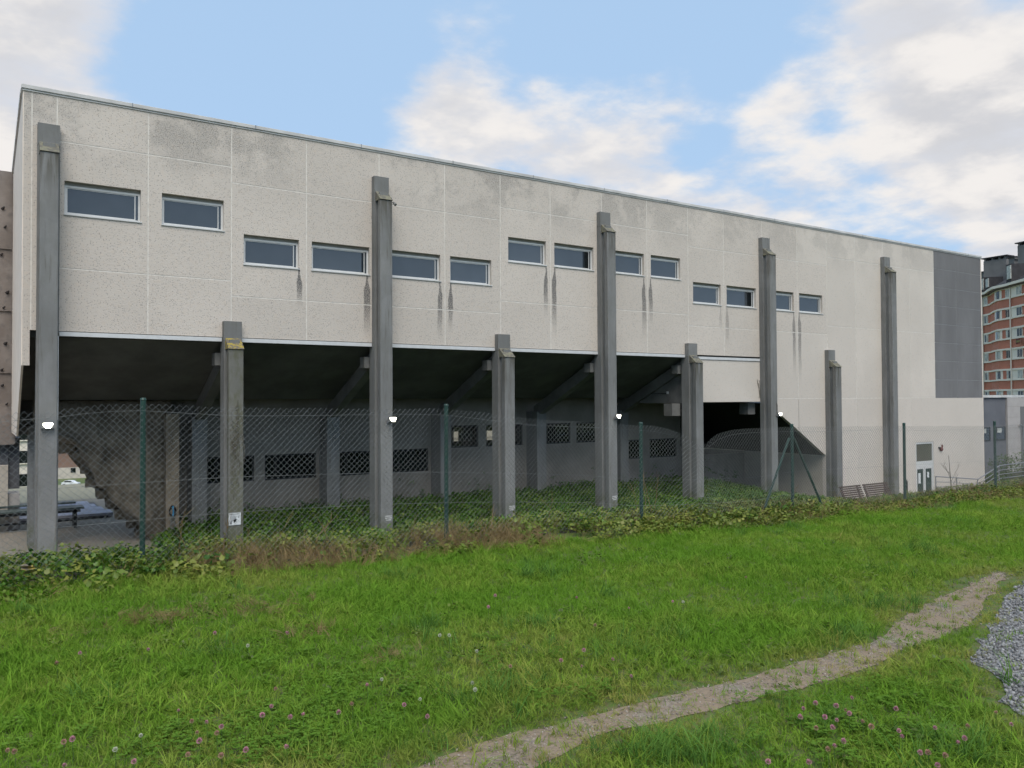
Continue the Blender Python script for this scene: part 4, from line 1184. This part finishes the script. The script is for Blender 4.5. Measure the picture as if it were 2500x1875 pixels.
# view wedge with a margin, so that a step to the side still sees grass
def in_view(x, y, pad=1.6):
    dep = x * fwd.x + y * fwd.y; lat = x * rgt.x + y * rgt.y
    return (dep > .8) & (np.abs(lat) < dep * .64 + pad)
grass_c = src_collection('grass_tuft', [blades(13, .05, .05, .12, .0062, .95) for _ in range(9)] + [blades(10, .06, .08, .17, .0068, 1.25, 4) for _ in range(5)], 'grass')
N0 = 230000
x = rng.uniform(-5, 24, N0); y = rng.uniform(.5, 8.75, N0)
dep = x * fwd.x + y * fwd.y
edge_n = .16 * np.sin(x * 1.7) + .10 * np.sin(x * 4.3 + 1)
keepm = in_view(x, y) & (y < 8.3 - .035 * np.clip(x, 0, 18) + edge_n)
prob = np.clip(1.25 - dep / 16., .42, 1.0)
keepm &= rng.random(N0) < prob
dp = np.minimum(dist_line(pf, x, y), dist_line(pn, x, y)); inp = inside(path_poly, x, y)
dg = dist_line(GR_S, x, y); ing = inside(gravel_poly, x, y)
# dirt end of the path and scuffed spots
bx, by = on_lawn(2395, 1420); bare = np.hypot((x - bx) / .55, (y - by) / .22)
ip = np.zeros(N0); dbest = np.full(N0, 1e9)
for i_ in range(0, 60, 2):
    pc = (pf[i_] + pn[i_]) / 2; dd_ = np.hypot(x - pc[0], y - pc[1]); ip = np.where(dd_ < dbest, i_, ip); dbest = np.minimum(dbest, dd_)
keepm &= ~(inp & (rng.random(N0) > .9 * np.exp(-dp / .075)) & (rng.random(N0) > np.where(ip > 42, .012 + (ip - 42) * .05 * (.5 + .5 * np.sin(x * 9) * np.sin(y * 23)), .012))); keepm &= ~(ing & (rng.random(N0) > .003 + .6 * np.exp(-dg / .06)))
keepm &= ~((bare < 1) & (rng.random(N0) < .8))
edge = np.minimum(dp, dg)
keepm &= rng.random(N0) < np.clip(.35 + edge / .12, 0, 1)
x, y, edge, dep = x[keepm], y[keepm], edge[keepm], dep[keepm]
z = lawn_z(x, y)
low = .5 * (np.sin(x * 1.9 + 2 * np.sin(y * 1.3)) + np.sin(y * 2.3 + 1.5 * np.sin(x * .9 + 1)))
scl = .9 * rng.uniform(.42, 1.0, len(x)) * (1 + .22 * low) * np.clip(.45 + edge / .35, .45, 1.0)
scl *= 1 + .25 * sst(7.2, 8.1, y)
rot = np.stack([rng.normal(0, .34, len(x)), rng.normal(0, .34, len(x)), rng.uniform(0, 6.283, len(x))], 1)
dry = np.clip(.5 * np.sin(x * .9 + 1.3 * np.sin(y * .8)) + .5 * np.sin(y * 1.7 - x * .45 + 2), 0, 1)
tint = np.clip(.75 * np.exp(-edge / .16) + .22 * dry + rng.normal(.08, .14, len(x)) + .25 * (rng.random(len(x)) < .05), 0, .9)
scatter('grass', np.stack([x, y, z - .004], 1), rot, scl, tint, grass_c, 14)

# clover leaves in patches
cl = []
for _ in range(6):
    v_, f_ = [], []
    for i in range(14):
        a = random.uniform(0, 6.28); rr = .07 * math.sqrt(random.random()); c_ = Vector((rr * math.cos(a), rr * math.sin(a), random.uniform(.03, .085)))
        t0 = random.uniform(0, 6.28)
        for q in range(3):
            th = t0 + q * 2.094; e = Vector((math.cos(th), math.sin(th), random.uniform(-.1, .3))); sd_ = Vector((-math.sin(th), math.cos(th), 0))
            o_ = len(v_); L_ = random.uniform(.014, .022)
            v_ += [tuple(c_), tuple(c_ + e * L_ * .6 + sd_ * L_ * .5), tuple(c_ + e * L_), tuple(c_ + e * L_ * .6 - sd_ * L_ * .5)]; f_.append((o_, o_ + 1, o_ + 2, o_ + 3))
    cl.append((v_, f_))
clover_c = src_collection('clover_tuft', cl, 'clover')
cp = []
for px, py, rad, n in [(520, 1770, .55, 60), (560, 1830, .5, 110), (810, 1790, .45, 90), (820, 1630, .5, 45), (350, 1620, .5, 40), (1500, 1740, .4, 60), (2060, 1760, .6, 60), (2150, 1820, .5, 120), (1330, 1410, .8, 60), (900, 1700, .4, 60), (1250, 1600, .6, 45), (80, 1770, .5, 45), (2250, 1700, .4, 45)]:
    ax, ay = on_lawn(px, min(py, 1870)); th = rng.uniform(0, 6.283, n); rr = rad * np.sqrt(rng.random(n)) * (1 + .3 * np.sin(3 * th))
    cp.append(np.stack([ax + rr * np.cos(th), ay + rr * np.sin(th)], 1))
cp = np.concatenate(cp); cp = cp[rng.random(len(cp)) < .6]; ok = ~inside(path_poly, cp[:, 0], cp[:, 1]) & ~inside(gravel_poly, cp[:, 0], cp[:, 1]) & (cp[:, 1] < 7.9); cp = cp[ok]
scatter('clover_leaves', np.c_[cp, lawn_z(cp[:, 0], cp[:, 1])], np.c_[np.zeros((len(cp), 2)), rng.uniform(0, 6.28, len(cp))], rng.uniform(.5, .9, len(cp)), np.zeros(len(cp)), clover_c, 6)

# gravel stones
def stone():
    b_ = bmesh.new(); bmesh.ops.create_icosphere(b_, subdivisions=1, radius=1)
    for v_ in b_.verts: v_.co = v_.co * random.uniform(.7, 1.2); v_.co.z *= .65
    b_.verts.index_update(); r_ = ([tuple(v_.co) for v_ in b_.verts], [tuple(v_.index for v_ in f_.verts) for f_ in b_.faces]); b_.free(); return r_
stone_c = src_collection('stone', [stone() for _ in range(6)], 'stone')
n = 46000
x = rng.uniform(4.0, 13, n); y = rng.uniform(.3, 4.6, n); ok = inside(gravel_poly, x, y) & in_view(x, y, .8); x, y = x[ok], y[ok]
n2 = 2200; i0 = rng.integers(0, 60, n2); s_ = rng.random(n2)[:, None]; pp = pf[i0] * (1 - s_) + pn[i0] * s_ + rng.normal(0, .03, (n2, 2))
X, Y = x, y
sc = rng.uniform(.006, .015, len(x))
scatter('gravel_stones', np.c_[X, Y, lawn_z(X, Y) + .012], rng.uniform(0, 6.28, (len(X), 3)), sc, np.zeros(len(X)), stone_c, 6)

pebble_c = src_collection('pebble', [stone() for _ in range(5)], 'pebble')
scatter('path_pebbles', np.c_[pp, lawn_z(pp[:, 0], pp[:, 1]) + .008], rng.uniform(0, 6.28, (n2, 3)), rng.uniform(.003, .009, n2), np.zeros(n2), pebble_c, 5)
# bramble and ivy along the fence
ivy_c = src_collection('ivy_clump', [leafclump(20, .16, .16, .052, True) for _ in range(6)], 'ivy')
bram_c = src_collection('bramble_clump', [leafclump(20, .13, .15, .038, False) for _ in range(6)], 'bramble')
straw_c = src_collection('straw_tuft', [blades(16, .07, .14, .36, .0045, .7, 4) for _ in range(6)], 'straw')
weed_c = src_collection('tall_weed', [blades(10, .06, .15, .38, .006, .6, 4) for _ in range(5)], 'grass')
def band(n, x0, x1, y0, y1): return rng.uniform(x0, x1, n), rng.uniform(y0, y1, n)
def hump(x):   # height of the overgrown strip along the fence
    return np.interp(x, [-3, 0, .6, 1.6, 3, 6, 9, 11, 13, 15, 18, 24], [.08, .08, .15, .13, .12, .13, .10, .09, .07, .07, .17, .25]) * (1 + .25 * np.sin(x * 3.1) + .15 * np.sin(x * 7.7))
def veg(name, n, x0, x1, y0, y1, coll, nv, s0, s1, tm, dens=None, lift=1.0, tilt=.25):
    x, y = band(n, x0, x1, y0, y1)
    if dens is not None: k_ = rng.random(n) < dens(x, y); x, y = x[k_], y[k_]
    prof = np.clip(1 - ((y - 8.75) / 1.0) ** 2, 0, 1)
    z = ground_z(x, y) + lift * hump(x) * prof * rng.random(len(x)) ** .6 - .02
    tn = np.clip(rng.normal(tm, .22, len(x)), 0, 1)
    scatter(name, np.c_[x, y, z], np.c_[rng.normal(0, tilt, (len(x), 2)), rng.uniform(0, 6.283, len(x))], rng.uniform(s0, s1, len(x)) * (1 - .25 * sst(10.5, 13.0, x)), tn, coll, nv)
veg('ivy_hedge', 3400, -3, 24, 8.1, 10.4, ivy_c, 6, .55, .95, .14, lambda x, y: np.where(x < 1.9, 1.0, np.where(x < 6.4, .05 + .35 * (y > 9.2), .4 + .25 * np.sin(x * 1.4))))
veg('bramble_hedge', 6200, -2, 24, 7.75, 10.2, bram_c, 6, .6, 1.2, .30, lambda x, y: np.where(x < 1.9, .3, np.where(x < 6.4, .15 + .45 * (y > 8.9), .75)))
def straw_d(x, y):
    return np.where(x < 1.6, .06, np.where(x < 5.9, .75 - .4 * (y > 8.7), np.where(x < 9, .12, np.where(x < 11, .3, .62)))) * (.65 + .35 * np.sin(x * 2.3 + y))
veg('dry_grass', 9000, 0, 24, 7.8, 9.4, straw_c, 6, .5, .95, 0, straw_d, lift=1.1, tilt=.75)
veg('tall_weeds', 2400, -2, 24, 8.2, 10.8, weed_c, 5, .45, .95, .2, lambda x, y: .5 + .3 * np.sin(x * 1.1), lift=.5)
cx_, cy_ = [], []
for _ in range(70):
    gx, gy = rng.uniform(-1, 16), rng.uniform(2.2, 7.6)
    if inside(path_poly, np.array(gx), np.array(gy)) or inside(gravel_poly, np.array(gx), np.array(gy)): continue
    q = rng.integers(3, 10); cx_ += list(gx + rng.normal(0, .14, q)); cy_ += list(gy + rng.normal(0, .10, q))
for gx, gy, q in [(*on_lawn(1330, 1408), 26), (*on_lawn(1020, 1545), 14), (*on_lawn(2050, 1560), 22), (*on_lawn(1600, 1840), 30), (*on_lawn(1720, 1850), 26), (*on_lawn(2350, 1850), 26), (*on_lawn(2120, 1480), 16)]:
    cx_ += list(gx + rng.normal(0, .16, q)); cy_ += list(gy + rng.normal(0, .10, q))
cx_, cy_ = np.array(cx_), np.array(cy_)
tuft_c = src_collection('long_tuft', [blades(15, .06, .12, .26, .006, 1.15, 5) for _ in range(5)], 'tuft')
scatter('long_grass', np.c_[cx_, cy_, lawn_z(cx_, cy_)], np.c_[rng.normal(0, .25, (len(cx_), 2)), rng.uniform(0, 6.28, len(cx_))], rng.uniform(.5, .95, len(cx_)), np.zeros(len(cx_)), tuft_c, 5)
n = 420
wx, wy = rng.uniform(-1, 15, n), rng.uniform(2, 8, n); ok = ~inside(path_poly, wx, wy) & ~inside(gravel_poly, wx, wy) & (np.sin(wx * 1.1 + wy) > -.2); wx, wy = wx[ok], wy[ok]
scatter('broad_weeds', np.c_[wx, wy, lawn_z(wx, wy) + .01], np.c_[np.zeros((len(wx), 2)), rng.uniform(0, 6.28, len(wx))], rng.uniform(.3, .6, len(wx)), np.full(len(wx), .1), bram_c, 6)
# hay left on the lawn
hx, hy = [], []
for px, py, rx, n in [(325, 1533, .22, 34), (630, 1502, .26, 34), (755, 1562, .16, 20), (420, 1525, .1, 8), (970, 1625, .12, 12)]:
    ax, ay = on_lawn(px, py); hx += list(ax + rng.normal(0, rx, n)); hy += list(ay + rng.normal(0, rx * .55, n))
hx, hy = np.array(hx), np.array(hy)
scatter('hay_scraps', np.c_[hx, hy, lawn_z(hx, hy) + .05], np.c_[rng.normal(0, 1.1, (len(hx), 2)), rng.uniform(0, 6.28, len(hx))], rng.uniform(.25, .5, len(hx)), np.zeros(len(hx)), straw_c, 6)
# ivy carpet on the bank and under the hall
n = 34000
x = rng.uniform(-3, 46, n); y = rng.uniform(9.6, 26.4, n)
left_ok = (y < 14) | (x > 4.3 + .5 * np.sin(y))
left_ok &= ~((x > 28.6) & (y > 17.0) & (y < 21.6)) & ~((x > 30.0) & (y > 21.7)) & ~((x > 33.3) & (y > 16.8))
x, y = x[left_ok], y[left_ok]
z = np.where(y < 15, ground_z(x, y), low_z(x, y)) + (.04 + .03 * np.sin(x * 1.3) + .10 * sst(14, 18, y) + .30 * sst(22.0, 25.5, y) * sst(4, 8, x)) * rng.random(len(x)) ** .5
scatter('ivy_carpet', np.c_[x, y, z], np.c_[rng.normal(0, .3, (len(x), 2)), rng.uniform(0, 6.28, len(x))], rng.uniform(.6, 1.0, len(x)) * (1 + .45 * sst(14, 19, y)), np.clip(rng.normal(.08, .2, len(x)), 0, 1), ivy_c, 6)
# stems climbing the back wall
n = 420
x = rng.uniform(5, 30, n); hgt = np.abs(rng.normal(0, .28, n)) * (.6 + .8 * (np.sin(x * 2.1) > .3))
scatter('climbing_ivy', np.c_[x, np.full(n, 26.36) + rng.normal(0, .03, n), -2.1 + hgt], np.c_[rng.normal(0, .4, (n, 2)), rng.uniform(0, 6.28, n)], rng.uniform(.4, .9, n), np.zeros(n), ivy_c, 6)

# dry creeper on the mossy column
m = MB()
for i in range(16):
    x, z = CX[1] + random.uniform(-.2, .2), random.uniform(-1.0, .8); pts = [(x, 21.455, z)]
    for q in range(10):
        x = min(max(x + random.uniform(-.06, .06), CX[1] - .21), CX[1] + .21); z += random.uniform(.05, .17); pts.append((x, 21.455 + random.uniform(-.02, .004), z))
        if z > 2.6: break
    m.tube(pts, .005, 4)
tag(m.build('dry_creeper', 'twig'), 'bare dry creeper stems clinging to the mossy short column', 'creeper')
m = MB()
for i in range(6):
    x, z = CX[6] - .26 + random.uniform(-.05, .02), random.uniform(1.6, 2.0); pts = [(x, 21.985, z)]
    for q in range(7): x += random.uniform(-.05, .05); z += random.uniform(.05, .15); pts.append((x, 21.985, z))
    m.tube(pts, .006, 4)
tag(m.build('dry_creeper', 'twig'), 'dry creeper stems on the wall left of the tall column by the stair opening', 'creeper')

# stalks standing in the strip by the fence
def stalk(x, y, h, lean, label, n_br=3, grp=None):
    z0 = float(ground_z(x, y)); r = thing('dry_stalk', label, 'stalk', (x, y, z0), grp)
    pts = [(0, 0, 0)]; 
    for q in range(1, 7): pts.append((lean * (q / 6) ** 1.6 + random.uniform(-.01, .01), random.uniform(-.02, .02), h * q / 6))
    MB().tube(pts, [.006 - .0007 * i for i in range(7)], 5).build('stem', 'straw', r)
    m_ = MB()
    for b_ in range(n_br):
        i = random.randint(3, 5); p_ = Vector(pts[i]); d_ = Vector((random.uniform(-.14, .14), random.uniform(-.06, .06), random.uniform(.05, .16)))
        m_.tube([p_, p_ + d_ * .6, p_ + d_], [.003, .0025, .002], 4)
    m_.build('side_shoot', 'straw', r)
ORDS = ['first', 'second', 'third', 'fourth', 'fifth', 'sixth', 'seventh', 'eighth', 'ninth', 'tenth', 'eleventh', 'twelfth', 'thirteenth', 'fourteenth', 'fifteenth', 'sixteenth']
for i, (x, y, h, l) in enumerate([(1.62, 8.7, .62, .08), (1.75, 8.85, .45, -.12), (2.05, 8.7, .55, .1), (2.35, 8.6, .38, -.05), (2.62, 8.8, .5, .22), (3.0, 8.7, .45, .3), (3.3, 8.9, .36, -.1), (4.2, 8.7, .4, .12), (5.4, 8.8, .4, .05), (6.3, 8.8, .45, .1), (8.0, 8.9, .55, -.12), (8.15, 8.9, .75, -.08), (8.3, 8.95, .8, -.2), (8.38, 8.95, .7, .05), (11.3, 8.8, .4, .1), (12.6, 8.8, .35, -.1)]):
    stalk(x, y, h, l, ORDS[i] + ' dry weed stalk from the left along the wire fence', grp='dry stalks along the fence')

# bare sapling near the glass door
x0, y0 = 17.75, 9.6; z0 = float(ground_z(x0, y0))
r = thing('bare_sapling', 'leafless young sapling standing in front of the glass door', 'sapling', (x0, y0, z0))
MB().tube([(0, 0, -.05), (.02, 0, .3), (-.02, 0, .62), (-.06, 0, .95)], [.014, .011, .008, .004], 6).build('trunk', 'twig', r)
for a, b in (((.0, 0, .22), (.42, .05, .52)), ((.01, 0, .35), (.46, 0, .80)), ((.0, 0, .42), (-.24, 0, .72)), ((-.02, 0, .55), (-.36, .03, .80)), ((.02, 0, .12), (.3, -.05, .25))):
    a, b = Vector(a), Vector(b); mid_ = (a + b) / 2 + Vector((random.uniform(-.04, .04), 0, random.uniform(-.04, .04)))
    bb = MB().tube([a, mid_, b], [.006, .005, .002], 5)
    for q in range(2): e = mid_ + (b - mid_) * random.random(); bb.tube([e, e + Vector((random.uniform(-.1, .12), 0, random.uniform(.05, .16)))], [.003, .0015], 4)
    bb.build('branch', 'twig', r)

# shrubs by the annex
def shrub(x, y, z, rx, rz, label):
    r = thing('shrub', label, 'shrub', (x, y, z))
    v_, f_ = [], []
    for i in range(900):
        d_ = Vector((random.gauss(0, 1), random.gauss(0, 1), random.gauss(0, 1))).normalized() * random.random() ** .35
        bump_ = 1 + .35 * mn.noise(d_ * 2.2 + Vector((x, 0, 0)))
        c_ = Vector((d_.x * rx * bump_, d_.y * rx * bump_, rz + d_.z * rz * bump_)); s_ = random.uniform(.05, .10)
        e = Matrix.Rotation(random.uniform(0, 6.28), 3, 'Z') @ Matrix.Rotation(random.uniform(-1, 1), 3, 'X')
        o_ = len(v_)
        for q in ((0, -.6, 0), (.4, 0, .1), (0, .7, 0), (-.4, 0, .1)): v_.append(tuple(c_ + e @ Vector(q) * s_))
        f_.append((o_, o_ + 1, o_ + 2, o_ + 3))
    MB().add(v_, f_).build('foliage', 'bramble', r)
    m_ = MB()
    for i in range(5): m_.tube([(random.uniform(-.1, .1), random.uniform(-.1, .1), -.1), (random.uniform(-.4, .4) * rx, random.uniform(-.4, .4) * rx, rz * 1.2)], [.02, .008], 5)
    m_.build('stem', 'twig', r)
shrub(46.4, 22.3, -2.9, .75, .75, 'rounded green shrub behind the handrail at the annex')
shrub(47.9, 22.0, -2.9, .9, .8, 'dense green shrub beside the handrail at the far right edge')
shrub(44.9, 21.9, -3.0, .55, .35, 'low dark shrub in front of the grey annex wall')

# yellow autumn leaves by the left column
for i, (px, py) in enumerate([(72, 1400), (66, 1387)]):
    d_ = fwd * 1965.2204 + rgt * (px - 1250) - upv * (py - 937.5); t_ = 8.12 / d_.y
    p = Vector((d_.x * t_, 8.12, CAMZ + d_.z * t_))
    v_, f_ = leafclump(1 + i, .01, .01, .10, True)
    o = MB().add([(a + p.x, b + p.y, c + p.z) for a, b, c in v_], f_).build('fallen_leaf', 'cap_yellow'); tag(o, ('single orange yellow leaf lying on the ivy' if i == 0 else 'pair of pale yellow leaves on the ivy') + ' at the lower left', 'leaf')

# ------------------------------------------------------------------ clover flowers
FL = [(480,541,0),(341,602,1),(891,519,0),(1288,420,0),(1725,420,0),(1655,755,1),(1630,860,0),(1070,887,0),(1150,950,1),(1240,955,0),(1328,982,0),(1183,1018,1),(1300,1020,1),(1195,1068,0),(382,1073,1),(434,1058,0),(45,1125,1),(88,1132,1),(388,1215,0),(802,1192,0),(1127,1150,1),(1325,1157,1),(1475,1122,0),(1720,1102,0),(1740,925,0),(1818,911,0),(1575,912,0),(2032,897,0),(2112,846,1),(2203,735,0),(690,1120,2),(845,1035,2),(1487,495,2)]
FR = [(427,110,0),(404,148,0),(702,117,0),(878,152,0),(1026,130,0),(1274,48,1),(764,211,1),(726,294,0),(650,329,0),(720,349,0),(825,326,0),(886,382,0),(478,349,1),(120,478,0),(198,518,0),(1508,473,0),(1468,491,0),(1457,520,0),(1540,520,0),(1577,482,0),(1609,497,1),(1632,455,0),(1580,530,0),(1510,557,1),(1567,555,0),(1668,535,1),(1697,552,1),(1790,566,0),(1800,585,0),(1603,602,0),(1572,618,0),(1551,628,1),(1780,492,0),(1622,508,0),(1912,557,0),(2023,552,1),(2011,592,0),(1990,607,0),(2169,545,0),(2117,505,1),(1947,650,1),(1921,682,0),(1487,672,0),(1348,670,0),(1861,640,0),(1889,640,1),(359,428,2),(350,405,2),(365,298,2),(173,460,2),(44,393,2),(1062,131,2),(240,244,2),(272,244,2)]
pos = [(a * .4069, 1375 + b * .4069, c) for a, b, c in FL] + [(900 + a * .7233, 1375 + b * .7233, c) for a, b, c in FR]
def flower_mesh(seed, mat):
    random.seed(seed); v_, f_ = [], []
    for i in range(70):
        th = i * 2.39996; u_ = 1 - 1.75 * (i + .5) / 70; rr = math.sqrt(max(0, 1 - u_ * u_))
        d_ = Vector((rr * math.cos(th), rr * math.sin(th), u_)); c_ = d_ * .009; tip = d_ * random.uniform(.014, .0175) + Vector((0, 0, .003))
        sd_ = d_.cross(Vector((0, 0, 1.01))).normalized() * .0026; o_ = len(v_)
        v_ += [tuple(c_ - sd_), tuple(c_ + sd_), tuple(tip + sd_ * .6), tuple(tip - sd_ * .6)]; f_.append((o_, o_ + 1, o_ + 2, o_ + 3))
    me = bpy.data.meshes.new('flower_head'); me.from_pydata(v_, [], f_); me.materials.append(MAT[mat]); return me
heads = [flower_mesh(1, 'pink'), flower_mesh(2, 'pink_brown'), flower_mesh(3, 'white_flower')]
ms = MB().tube([(0, 0, 0), (.004, .002, .05), (0, 0, .10)], .0012, 5)
stem_me = bpy.data.meshes.new('stem'); stem_me.from_pydata(ms.v, [], ms.f); stem_me.materials.append(MAT['stem'])
ORD = ['first', 'second', 'third', 'fourth', 'fifth', 'sixth', 'seventh', 'eighth', 'ninth', 'tenth', 'eleventh', 'twelfth', 'thirteenth', 'fourteenth', 'fifteenth', 'sixteenth', 'seventeenth', 'eighteenth', 'nineteenth', 'twentieth', 'twenty-first', 'twenty-second', 'twenty-third', 'twenty-fourth']
def ordinal(i, n): return 'only' if n == 1 else (ORD[i] if i < len(ORD) else 'last')
CN = ['pink clover flower', 'fading brownish pink clover flower', 'white clover flower']
def patch_of(px, py):
    if px > 1880 and py > 1690: return 'in the patch between path and gravel'
    if px < 900 and py > 1700: return 'in the lower left of the lawn'
    return 'in the left part of the lawn' if px < 900 else 'in the middle of the lawn'
pos.sort(); count = {}
for px, py, c in pos: count.setdefault((c, patch_of(px, py)), []).append((px, py))
for px, py, c in pos:
    d_ = fwd * 1965.2204 + rgt * (px - 1250) - upv * (min(py, 1874) - 937.5)
    hh = random.uniform(.105, .14); z = 0.
    for _ in range(6):
        t_ = (z + hh - CAMZ) / d_.z; x, y = d_.x * t_, d_.y * t_; z = float(lawn_z(np.array(x), np.array(y)))
    where = patch_of(px, py); mates = count[(c, where)]; nth = ordinal(mates.index((px, py)), len(mates))
    r = thing('clover_flower', (nth + ' ' + CN[c] + ' from the left ' if nth != 'only' else 'only ' + CN[c] + ' ') + where, 'flower', (x, y, z), CN[c] + 's ' + where)
    h_ = bpy.data.objects.new('flower_head', heads[c]); scene.collection.objects.link(h_); h_.parent = r; h_.location = (0, 0, hh); s_ = random.uniform(.6, .9); h_.scale = (s_, s_, s_); h_.rotation_euler = (random.uniform(-.4, .4), random.uniform(-.4, .4), random.uniform(0, 6))
    q = bpy.data.objects.new('stem', stem_me); scene.collection.objects.link(q); q.parent = r; q.scale = (1, 1, hh / .10)
